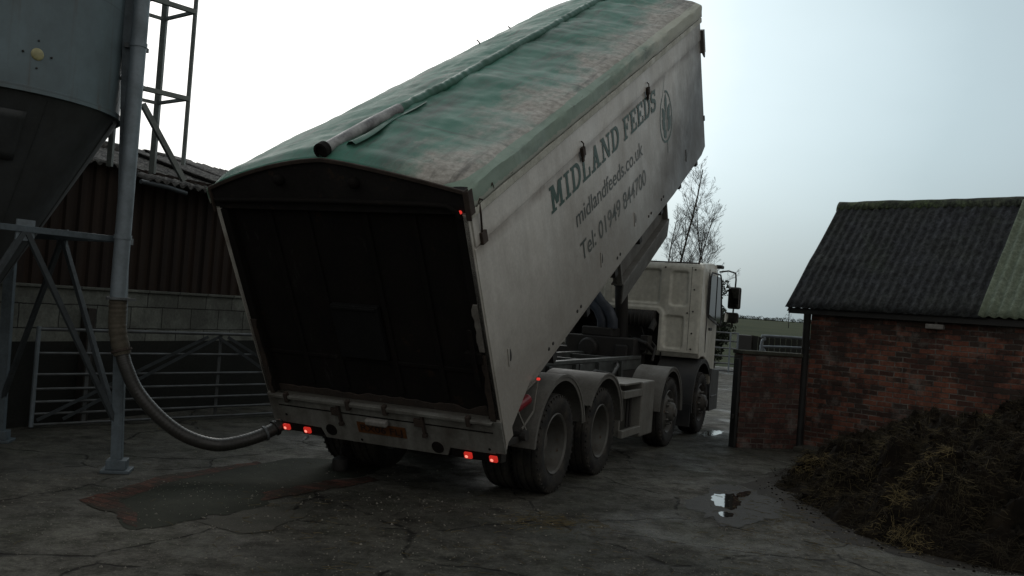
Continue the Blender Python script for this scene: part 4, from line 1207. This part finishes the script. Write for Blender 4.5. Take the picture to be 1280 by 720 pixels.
# delivery hose from silo pipe to lorry
hp = [(-3.64,8.6,1.637),(-3.636,8.6,1.503),(-3.623,8.6,1.34),(-3.571,8.6,1.151),(-3.513,8.6,.991),(-3.399,8.62,.775),(-3.188,8.66,.548),(-2.956,8.72,.385),(-2.689,8.8,.31),(-2.461,8.92,.347),(-2.27,9.05,.427),(-2.135,9.2,.528)]
hp += [(-2.02, 9.42, .62)]
def catmull(P, k=8):
    P = [Vector(p) for p in P]; out = []
    for i in range(len(P)-1):
        p0 = P[max(0,i-1)]; p1 = P[i]; p2 = P[i+1]; p3 = P[min(len(P)-1,i+2)]
        for j in range(k):
            t = j/k
            out.append(.5*((2*p1)+(p2-p0)*t+(2*p0-5*p1+4*p2-p3)*t*t+(3*p1-p0-3*p2+p3)*t**3))
    out.append(P[-1]); return out
hp_ = catmull(hp)
hose = empty('delivery_hose', (-3.64, 8.6, 0))
tag(hose, 'black delivery hose looping from the silo pipe to the lorry', 'hose')
off = Vector((-3.64, 8.6, 0))
path = [p-off for p in hp_]
i0 = 24
hose_pts = path[i0:]
rr = [.062+.0022*(1 if i % 2 else -1) for i in range(len(hose_pts)*3)]
fine = catmull(hose_pts, 3)
b = MB().tube(fine, [.063+.0016*sin(i*2.1) for i in range(len(fine))], 18)
b.build('hose_pipe', M['hose'], hose, smooth=70)
cuff = catmull(path[:i0+3], 2)
b = MB().tube(cuff, [.079+.0018*sin(i*1.3)+.006*noise.noise(Vector((i*.5,0,0))) for i in range(len(cuff))], 18)
b.build('cuff', M['cuff'], hose, smooth=60)
def ring_at(i, r, name, mat):
    p = path[i]; t = (path[min(i+1,len(path)-1)]-path[max(0,i-1)]).normalized()
    o = MB().tube([p-t*.012, p+t*.012], r, 20).build(name, mat, hose, bevel=.003); return o
ring_at(1, .105, 'flange', M['galvdull']); ring_at(i0, .094, 'clamp', M['rust'])
ring_at(len(path)-18, .074, 'clamp', M['galvdull']); ring_at(len(path)-14, .080, 'clamp', M['pvc'])
b = MB().bar(path[1]+Vector((-.1,-.03,.0)), path[1]+Vector((.17,-.03,.0)), .02, .025); b.build('clamp_lever', M['galvdull'], hose)

# ------------------------------------------------------------------ CATTLE SHED (left)
shed = empty('cattle_shed', (0,0,0), YAW)
tag(shed, 'low cattle shed with block wall and red brown cladding', 'shed')
WX = -9.6
b = MB().box(WX-.22, WX, 2.5, 15.5, 0., 1.64); b.build('block_wall', M['block'], shed)
b = MB().box(WX+.001, WX+.014, 2.5, 15.5, .0, 1.0); b.build('tarred_base', M['tar'], shed)  # near-black band laid over the lower part of the block wall
b = MB().box(WX-.24, WX+.03, 2.5, 15.5, 1.643, 1.68); b.build('wall_coping', M['block'], shed, bevel=.008)
# profiled cladding
pr = []; y = 2.5
pitch = .2
while y < 15.5:
    pr += [(y, 0), (y+.055, 0), (y+.075, .032), (y+.165, .032), (y+.185, 0)]
    y += pitch
b = MB()
vs = []; fs = []
for (yy, d) in pr: vs += [(WX-.06+d, yy, 1.62), (WX-.06+d, yy, 3.28)]
for i in range(len(pr)-1): fs.append((2*i, 2*i+2, 2*i+3, 2*i+1))
b.add(vs, fs); b.build('cladding', M['clad'], shed, norm=False)
b = MB().box(WX-.12, WX-.062, 2.5, 15.5, 3.1, 3.2); b.build('eaves_beam', M['wood'], shed)
# corrugated roof in uneven sheets
rnd2 = random.Random(5)
b = MB(); y = 3.0
while y < 15.2:
    w = 1.02; lift = rnd2.uniform(-.05, .06); ext = rnd2.uniform(-.34, .2); top_ext = rnd2.uniform(-.45, .2)
    n1 = 42
    def rf(u, v, y=y, w=w, lift=lift, ext=ext, te=top_ext):
        yy = y + w*u; x = WX+.28+ext*.5 - (2.9+te)*v
        z = 3.16+lift + (WX+.28-x)*.272 + .024*sin(2*pi*yy/.146) + .02*noise.noise(Vector((x*1.5, yy*1.5, 4)))
        return (x, yy, z)
    b.grid(n1, 8, rf)
    y += .98
o = b.build('roof', M['oldroof'], shed, smooth=60); o.modifiers.new('thick','SOLIDIFY').thickness = .012
b = MB()
for yy in [3.2+1.1*i for i in range(11)]:
    z0 = 3.92+rnd2.uniform(-.03,.05); 
    b.lathe([(.16,-.5),(.17,0),(.16,.52)], 'y', 10, (WX-2.55, yy, z0-.09), a0=0, a1=pi)
o = b.build('ridge_capping', M['oldroof'], shed, smooth=50); o.modifiers.new('thick','SOLIDIFY').thickness = .02
b = MB().tube([(WX+.33, 8.75, 3.07),(WX+.34, 9.2, 3.06),(WX+.33, 9.55, 3.03)], .03, 10); b.build('gutter', M['strut'], shed)
b = MB().box(WX+.02, WX+.14, 8.28, 8.40, 0, 1.42); b.build('post', M['wood'], shed, bevel=.01)
b = MB().box(WX-5, WX-4.8, 2.5, 15.5, 0, 3.2).box(WX-4.8, WX-.25, 2.5, 2.7, 0, 3.2).box(WX-4.8, WX-.25, 15.3, 15.5, 0, 3.2); b.build('back_wall', M['block'], shed)
b = MB(); b.grid(2, 2, lambda u, v: (WX-2.6-2.7*u, 3+12.2*v, 3.92-.72*u)); o = b.build('rear_roof', M['oldroof'], shed)

# field gate by the shed
gd = Vector((.643, .766)); gang = atan2(gd.y, gd.x)
gate = empty('field_gate', (-5.45, 10.77, 0), gang)
tag(gate, 'wide galvanised seven bar field gate standing before the block wall', 'gate')
GLN = 4.6
b = MB()
bars = [1.16, .88, .63, .46, .31, .17, .045]
for z in bars: b.tube([(0,0,z),(GLN,0,z)], .016 if z < 1 else .021, 10)
b.build('rail', M['galvdull'], gate, smooth=60)
for t in (0, GLN):
    MB().tube([(t,0,.02),(t,0,1.19)], .026, 10).build('upright', M['galv'], gate, smooth=60)
for t in (.62, 2.42, 3.98):
    MB().bar((t,.022,.045),(t,.022,1.15), .045, .008).build('upright', M['galvdull'], gate)
for (t0, z0, t1, z1) in ((2.2,1.12,.05,.1),(2.36,1.12,.35,.1),(2.5,1.12,4.5,.1),(2.35,1.12,4.1,.1)):
    MB().bar((t0,-.026,z0),(t1,-.026,z1), .008, .04).build('brace', M['strut'], gate)
b = MB().tube([(GLN+.08,0,0),(GLN+.08,0,1.35)], .06, 14)
o = b.build('gate_post', M['galvdull'], None, smooth=50); o.location = gate.location; o.rotation_euler = gate.rotation_euler
tag(o, 'round steel post at the far end of the seven bar gate', 'post')

# ------------------------------------------------------------------ BRICK BARN (right)
barn = empty('brick_barn', (4.52, 13.9, 0), radians(-45))
tag(barn, 'sooty red brick barn with steep mossy corrugated roof', 'barn')
EZ = 2.14
BLEN = 9.0
b = MB().box(0, BLEN, 0, .24, 0, EZ-.02)
b.build('front_wall', M['brick'], barn)
gy = [(0.24,0),(.24,EZ-.02),(1.55,3.82),(2.9,2.1),(2.9,0)]
gbl = MB().prism([(p[0]+.001, p[1]) for p in gy], 'x', 0, .24); gbl.build('gable_wall', brick_mat('gable_brick', (.115,.038,.026), (.20,.072,.05), (.22,.20,.17), sooty=.6, axis='yz'), barn)
b = MB().box(0, BLEN, 2.901, 3.12, 0, EZ-.02); b.build('rear_wall', M['brick'], barn)
RY, RZ2 = 1.45, 3.90
E0 = (-.14, 2.11)          # eave y,z
def roof_sheet(x0, x1, front=True, lift=0., up=1.0, lo=0., amp=.0085):
    n = int((x1-x0)/.125*7)
    def fn(u, v):
        x = x0+(x1-x0)*u; v = lo+(up-lo)*v
        if front: y = E0[0]+(RY-E0[0])*v
        else: y = 2*RY-E0[0]-(RY-E0[0])*v
        z = E0[1]+(RZ2-E0[1])*v
        c = amp*sin(2*pi*x/.125)+.004*noise.noise(Vector((x*2, v*14, 5)))
        wob = .012*noise.noise(Vector((x*.8, v*3, 2)))
        step = .012 if v < .5 else 0
        ny, nz_ = (-.74, .67) if front else (.74, .67)
        return (x, y+ny*(c+lift+wob+step), z+nz_*(c+lift+wob+step))
    m = MB(); m.grid(n, 14, fn); return m
GX = 2.50
o = roof_sheet(-.36, GX).build('roof', M['roof'], barn, smooth=70); o.modifiers.new('thick','SOLIDIFY').thickness = .01
o = roof_sheet(GX-.10, GX+1.05, lift=.03, up=.97, amp=.018).build('roof_sheet', M['sheet'], barn, smooth=70); o.modifiers.new('thick','SOLIDIFY').thickness = .008
o = roof_sheet(GX+.98, BLEN+.1).build('roof', M['roof'], barn, smooth=70); o.modifiers.new('thick','SOLIDIFY').thickness = .01
o = roof_sheet(-.36, BLEN+.1, False).build('roof', M['roof'], barn, smooth=70); o.modifiers.new('thick','SOLIDIFY').thickness = .01
def ridge_fn(u, v):
    x = -.38+(BLEN+.48)*u; a = pi*(v-.5)*1.05
    wob = .02*noise.noise(Vector((x*1.4, 0, 3)))+.012*noise.noise(Vector((x*5, v*3, 3)))
    r = .105
    return (x, RY+sin(a)*r*1.0, RZ2-.06+cos(a)*r*1.0*.85 - abs(v-.5)*.14 + wob)
b = MB(); b.grid(160, 12, ridge_fn); o = b.build('ridge_capping', M['ridge'], barn, smooth=60); o.modifiers.new('thick','SOLIDIFY').thickness = .015
b = MB().prism([(-.13,2.06),(-.10,2.10),(1.40,3.80),(1.40,3.74)], 'x', -.34, -.31); b.build('bargeboard', M['wood'], barn)
b = MB().box(-.33, BLEN, -.10, -.002, 2.03, 2.115); b.build('wall_plate', M['pvc'], barn)
b = MB().tube([(-.03,-.07,.02),(-.03,-.07,2.0),(-.02,-.09,2.05)], .055, 14); b.build('drainpipe', M['pvc'], barn, smooth=60)
b = MB().box(1.70, 1.94, -.085, -.0, 1.93, 2.0); b.box(1.80,1.84,-.03,-.001,1.99,2.03); b.build('bulkhead_lamp', M['platelamp'], barn, bevel=.015)
b = MB().tube([(-.31,-.1,1.8),(-.32,-.1,2.22)], .006, 8); b.build('cable_conduit', M['pvc'], barn)
b = MB().box(.02, 1.5, -.35, -.003, 0, .07); b.build('plinth', M['lightpatch'], barn, bevel=.01)

# low brick wall joining the barn
bw = empty('brick_wall', (3.44, 13.55, 0), atan2(.3, .95))
tag(bw, 'low dark red brick wall between the lane and the barn', 'wall')
b = MB().box(0, 1.22, 0, .23, 0, 1.37); b.build('brickwork', M['brick2'], bw)
b = MB().box(-.02, 1.23, -.02, .25, 1.373, 1.43); b.build('coping', patch_mat('mossy_coping', (.03,.03,.024), (.06,.06,.045), .85, 6), bw, bevel=.012)
b = MB().box(-.045, -.003, .02, .16, 0, 1.30).box(-.075,-.03,.05,.09,.42,.48); b.build('iron_latch', M['pvc'], bw, bevel=.004)

# tubular rail, dark boarding and far gate down the lane
hr = empty('tubular_rail', (4.75, 17.4, 0), atan2(-.2, 2.0))
tag(hr, 'galvanised tubular cattle rail showing above the low brick wall', 'rail')
b = MB().tube(catmull([(0,0,0),(0,0,1.35),(.06,0,1.56),(.2,0,1.62),(2.4,0,1.62)], 6), .028, 10); b.build('hoop', M['galv'], hr, smooth=60)
b = MB().tube(catmull([(.1,.12,0),(.1,.12,1.25),(.18,.12,1.42),(2.4,.12,1.45)], 6), .022, 10); b.build('hoop', M['galv'], hr, smooth=60)
MB().tube([(.05,.06,1.2),(2.4,.06,1.2)], .022, 10).build('rail', M['galvdull'], hr, smooth=60)
fb = empty('board_fence', (8.75, 33.2, 0), 0)
tag(fb, 'dark boarded fence across the end of the lane', 'fence')
b = MB()
for i in range(24): b.box(i*.2, i*.2+.185, 0, .03, .05, 1.38+.05*rnd.random())
b.build('boards', M['tar'], fb)
for i in range(4): MB().box(i*1.5-.06, i*1.5+.06, .031, .13, 0, 1.42).build('post', M['wood'], fb)
gp = MB().box(-.22, .22, -.22, .22, 0, 1.42).build('gate_pillar', M['pvc'], None, bevel=.03); gp.location = (8.38, 33.0, 0)
tag(gp, 'black square pillar at the end of the far metal gate', 'pillar')
fg = empty('lane_gate', (8.16, 32.9, 0), radians(168))
tag(fg, 'small grey barred gate beside the black pillar down the lane', 'gate')
for z in (.1, .36, .62, .9, 1.16, 1.45): MB().tube([(0,0,z),(3.2,0,z)], .028, 8).build('rail', M['galvdull'], fg, smooth=60)
for t in (0.02, .28, 1.7, 3.2): MB().bar((t,.03,.05),(t,.03,1.48), .06, .03).build('upright', M['galv'], fg)

# hedges and far bits
def leafball(m, c, r, n, s, rnd, squash=(1,1,1)):
    for _ in range(n):
        while True:
            d = Vector((rnd.uniform(-1,1), rnd.uniform(-1,1), rnd.uniform(-1,1)))
            if d.length <= 1: break
        d = d.normalized()*(d.length**.6)
        p = Vector((c[0]+d.x*r*squash[0], c[1]+d.y*r*squash[1], c[2]+d.z*r*squash[2]))
        a = Vector((rnd.gauss(0,1), rnd.gauss(0,1), rnd.gauss(0,1))).normalized(); q = a.orthogonal().normalized()
        t = a.cross(q); ss = s*rnd.uniform(.6, 1.4)
        m.add([p-q*ss, p+t*ss*.55, p+q*ss, p-t*ss*.55], [(0,1,2,3)])
rnd3 = random.Random(21)
b = MB()
for i in range(26):
    b_c = (8.12+rnd3.gauss(0,.15), 36.5+rnd3.gauss(0,.35), .4+rnd3.random()*2.9)
    leafball(b, b_c, .34, 150, .06, rnd3)
eb = empty('evergreen_bush', (8.12, 36.5, 0)); tag(eb, 'dark evergreen bush beyond the gate, behind the lorry mirrors', 'bush')
for i, v in enumerate(b.v): b.v[i] = (v[0]-8.12, v[1]-36.5, v[2])
b.build('foliage', M['leaf'], eb, norm=False)
MB().tube([(0,0,0),(.05,0,1.6),(0,.1,3.1)], [.08,.06,.03], 8).build('stem', M['bark'], eb)
def hedge_line(x0, x1, y, h, name, dens, label):
    m = MB()
    x = x0
    while x < x1:
        z = hz(x, y); hh = h*rnd3.uniform(.7, 1.25)*(1.9 if rnd3.random() < .04 else 1)
        leafball(m, (x, y+rnd3.gauss(0,.4), z+hh*.45), hh*.62, dens, h*.13, rnd3, (1.1,.8,1))
        x += hh*.62
    stuff(m.build(name, M['hedge'], norm=False), label, 'hedge')
hedge_line(30, 125, 250, .95, 'field_hedge', 90, 'distant hedge along the top of the green field')

# bare tree
rt = random.Random(4)
tree = empty('bare_tree', (7.3, 40, 0)); tag(tree, 'leafless slender tree with fine twigs behind the cab', 'tree')
trunk = MB(); br = MB()
def grow(p, d, ln, r, lvl, mb):
    n = 6 if lvl < 2 else (4 if lvl < 4 else 3)
    pts = [p]; rad = [r]; q = p.copy(); dd = d.copy()
    for i in range(n):
        dd = (dd + Vector((rt.gauss(0,.09), rt.gauss(0,.09), .03 if lvl == 0 else .05))).normalized()
        q = q + dd*(ln/n); pts.append(q.copy()); rad.append(max(.003, r*(1-.7*(i+1)/n)))
    mb.tube(pts, rad, 7 if lvl < 2 else (4 if lvl < 4 else 3), cap=False)
    if lvl >= 4: return
    k = {0: 15, 1: 6, 2: 4, 3: 3}[lvl]
    for i in range(k):
        t = rt.uniform(.28, .97) if lvl == 0 else rt.uniform(.15, 1.0)
        idx = min(n-1, int(t*n)); f = t*n-idx
        sp = pts[idx].lerp(pts[idx+1], f)
        az = rt.uniform(0, 2*pi); sp_a = rt.uniform(.4, .85)
        ax = Vector((cos(az), sin(az), 0))
        loc = (pts[idx+1]-pts[idx]).normalized()
        nd = (loc*cos(sp_a) + ax*sin(sp_a)).normalized()
        base = 2.2 if lvl == 0 else ln*.6
        grow(sp, nd, base*rt.uniform(.6,1.1)*(1.15-.55*t), max(.0035, rad[idx]*rt.uniform(.3,.45)), lvl+1, br)
for (dx, dy, dirx, ln, r0) in ((-.1,0,0.01,8.5,.075), (.3,.1,.20,6.4,.05), (-.35,.2,-.08,6.2,.05), (.5,-.1,.34,6.3,.045), (.2,.4,.10,7.2,.05)):
    grow(Vector((dx,dy,0)), Vector((dirx,.02,1)).normalized(), ln, r0, 0, trunk)
trunk.build('trunk', M['bark'], tree, smooth=60, norm=False); br.build('crown', M['bark'], tree, norm=False)

# ------------------------------------------------------------------ MUCK HEAP
HP = [(4.75,13.75),(4.2,12.3),(3.7,11.5),(3.12,10.6),(3.2,9.6),(3.22,8.4),(3.65,7.75),(4.35,7.25),(6,6.5),(9.5,5.6),(13,6),(13,9),(5.2,13.3)]
def inside(x, y, P):
    c = False; j = len(P)-1
    for i in range(len(P)):
        if (P[i][1] > y) != (P[j][1] > y) and x < (P[j][0]-P[i][0])*(y-P[i][1])/(P[j][1]-P[i][1])+P[i][0]: c = not c
        j = i
    return c
def segd(x, y, a, b):
    ax, ay = a; bx, by = b; dx, dy = bx-ax, by-ay
    t = max(0, min(1, ((x-ax)*dx+(y-ay)*dy)/(dx*dx+dy*dy)))
    return sqrt((x-ax-t*dx)**2+(y-ay-t*dy)**2)
open_edges = [(HP[i], HP[i+1]) for i in range(0, 10)]
def hh(x, y):
    d = min(segd(x, y, a, b) for a, b in open_edges)
    d += .12*noise.noise(Vector((x*2.2, y*2.2, 1)))+.07*noise.noise(Vector((x*5, y*5, 2)))
    if not inside(x, y, HP): d = -abs(d)
    if d < 0: return -.05
    h = 1.22*(1-math.exp(-d/1.9))
    lump = .26*noise.noise(Vector((x*1.5, y*1.5, 5)))+.42*(abs(noise.noise(Vector((x*2.1, y*2.1, 7))))-.2)+.26*(abs(noise.noise(Vector((x*4.6, y*4.6, 11))))-.2)+.12*(abs(noise.noise(Vector((x*9, y*9, 3))))-.2)+.045*noise.noise(Vector((x*17, y*17, 3)))+.03*noise.noise(Vector((x*35, y*35, 6)))
    return max(h*.25, h + lump*min(1, d/.35)) + min(.05, d*.3) - .012
heap = empty('manure_heap', (4.5, 10, 0)); tag(heap, 'dark strawy manure heap piled against the brick barn', 'heap')
X0, X1, Y0, Y1 = 2.9, 8.2, 6.0, 13.9
nx, ny = 260, 380
hgt = {}
b = MB(); vs = []; idx = {}
for i in range(nx+1):
    for j in range(ny+1):
        x = X0+(X1-X0)*i/nx; y = Y0+(Y1-Y0)*j/ny
        # keep it in front of the barn wall
        back = ((x-4.52)*.7071+(y-13.9)*.7071)
        z = hh(x, y) if back < -.02 else -.05
        hgt[(i,j)] = z
fs = []
for i in range(nx):
    for j in range(ny):
        q = [(i,j),(i+1,j),(i+1,j+1),(i,j+1)]
        if max(hgt[k] for k in q) < 0: continue
        f = []
        for k in q:
            if k not in idx:
                idx[k] = len(vs); vs.append((X0+(X1-X0)*k[0]/nx-4.5, Y0+(Y1-Y0)*k[1]/ny-10, hgt[k]))
            f.append(idx[k])
        fs.append(tuple(f))
b.add(vs, fs); b.build('muck', M['muck'], heap, smooth=60, norm=False)
def heap_place(spots):
    def pl(r_):
        while True:
            if spots and r_.random() < .999:
                cx, cy, s = r_.choice(spots); x, y = r_.gauss(cx, s), r_.gauss(cy, s)
            else: x, y = r_.uniform(3.1, 8), r_.uniform(6.3, 13.4)
            z = hh(x, y)
            back = ((x-4.52)*.7071+(y-13.9)*.7071)
            if noise.noise(Vector((x*2.1, y*2.1, 20))) < r_.uniform(-.7, .25): continue
            if z > 0 and back < -.05: return (x-4.5, y-10, z), None
    return pl
rs = random.Random(8)
def tufts(name, mat, n, spots, per, spread, lmin, lmax, r, up):
    """matted tufts: bundles of strands that share a lie and tangle"""
    m = MB(); pl = heap_place(spots)
    for _ in range(n):
        (c, _n) = pl(rs); lie = rs.uniform(0, 2*pi)
        for _k in range(rs.randint(per//2, per)):
            x = c[0]+rs.gauss(0, spread); y = c[1]+rs.gauss(0, spread)
            z = hh(x+4.5, y+10)
            if z < 0: z = .004
            a = lie+rs.gauss(0, .7); ln = rs.uniform(lmin, lmax)
            p = Vector((x, y, z+rs.uniform(-.01, .02)))
            pts = [p]; d = Vector((cos(a), sin(a), rs.gauss(.12, up)))
            for j in range(3):
                d = (d+Vector((rs.gauss(0,.35), rs.gauss(0,.35), rs.gauss(-.12,.25)))).normalized()
                q = pts[-1]+d*(ln/3)
                g_ = hh(q.x+4.5, q.y+10)
                if q.z < g_-.01: q.z = g_+.004
                pts.append(q)
            w = r*rs.uniform(.6, 1.3)
            sd_ = Vector((-sin(a), cos(a), 0))*w; zz = Vector((0,0,w*1.4))
            vs = []
            for c_ in pts: vs += [c_-sd_, c_+sd_, c_+zz]
            fs = []
            for i in (0, 3, 6): fs += [(i,i+1,i+4,i+3),(i+1,i+2,i+5,i+4),(i+2,i,i+3,i+5)]
            m.add(vs, fs)
    stuff(m.build(name, M[mat], heap, norm=False))
tufts('dark_straw', 'strawdark', 1500, None, 32, .075, .04, .17, .0022, .22)
tufts('pale_straw', 'straw', 120, [(4.4,10.6,.55),(5.9,11.4,.6),(3.7,9.9,.4),(5.6,12.3,.4),(4.6,8.6,.6),(6.2,9.5,.8)], 34, .08, .04, .16, .0017, .15)
tufts('golden_straw', 'strawgold', 24, [(3.32,8.15,.13),(3.45,8.1,.15),(5.95,11.6,.3),(3.65,10.75,.14),(4.0,8.9,.2)], 70, .06, .04, .14, .0016, .12)
m = MB()
ico = []
for i in range(5):
    th_ = pi*(i+.5)/5
    for j in range(7): ico.append((sin(th_)*cos(2*pi*j/7), sin(th_)*sin(2*pi*j/7), cos(th_)))
def clod(c, r_):
    sd = rs.random()*50
    vs = []
    for v in ico:
        k = r_*(1+.75*noise.noise(Vector((v[0]*1.6+sd, v[1]*1.6, v[2]*1.6)))+.35*noise.noise(Vector((v[0]*4+sd, v[1]*4, v[2]*4))))
        vs.append((c[0]+v[0]*k, c[1]+v[1]*k*.9, c[2]+v[2]*k*.7))
    fs = [(i*7+j, i*7+(j+1)%7, (i+1)*7+(j+1)%7, (i+1)*7+j) for i in range(4) for j in range(7)]
    fs += [tuple(range(6,-1,-1)), tuple(28+j for j in range(7))]
    m.add(vs, fs)
for _ in range(900):
    (p_, _n) = heap_place(None)(rs)
    rr_ = rs.uniform(.012, .035)*(1.8 if rs.random() < .10 else 1)
    clod((p_[0], p_[1], p_[2]+rr_*.2), rr_)
for _ in range(200):   # crumbs rolled out on to the yard
    t = rs.random(); i = rs.randint(0, 7); a, c = Vector(HP[i]), Vector(HP[i+1])
    q = a.lerp(c, t)+Vector((rs.gauss(-.08,.16), rs.gauss(-.06,.16))); rr_ = rs.uniform(.004, .013)
    clod((q.x-4.5, q.y-10, rr_*.4), rr_)
stuff(m.build('clods', M['muck'], heap, smooth=70, norm=False))
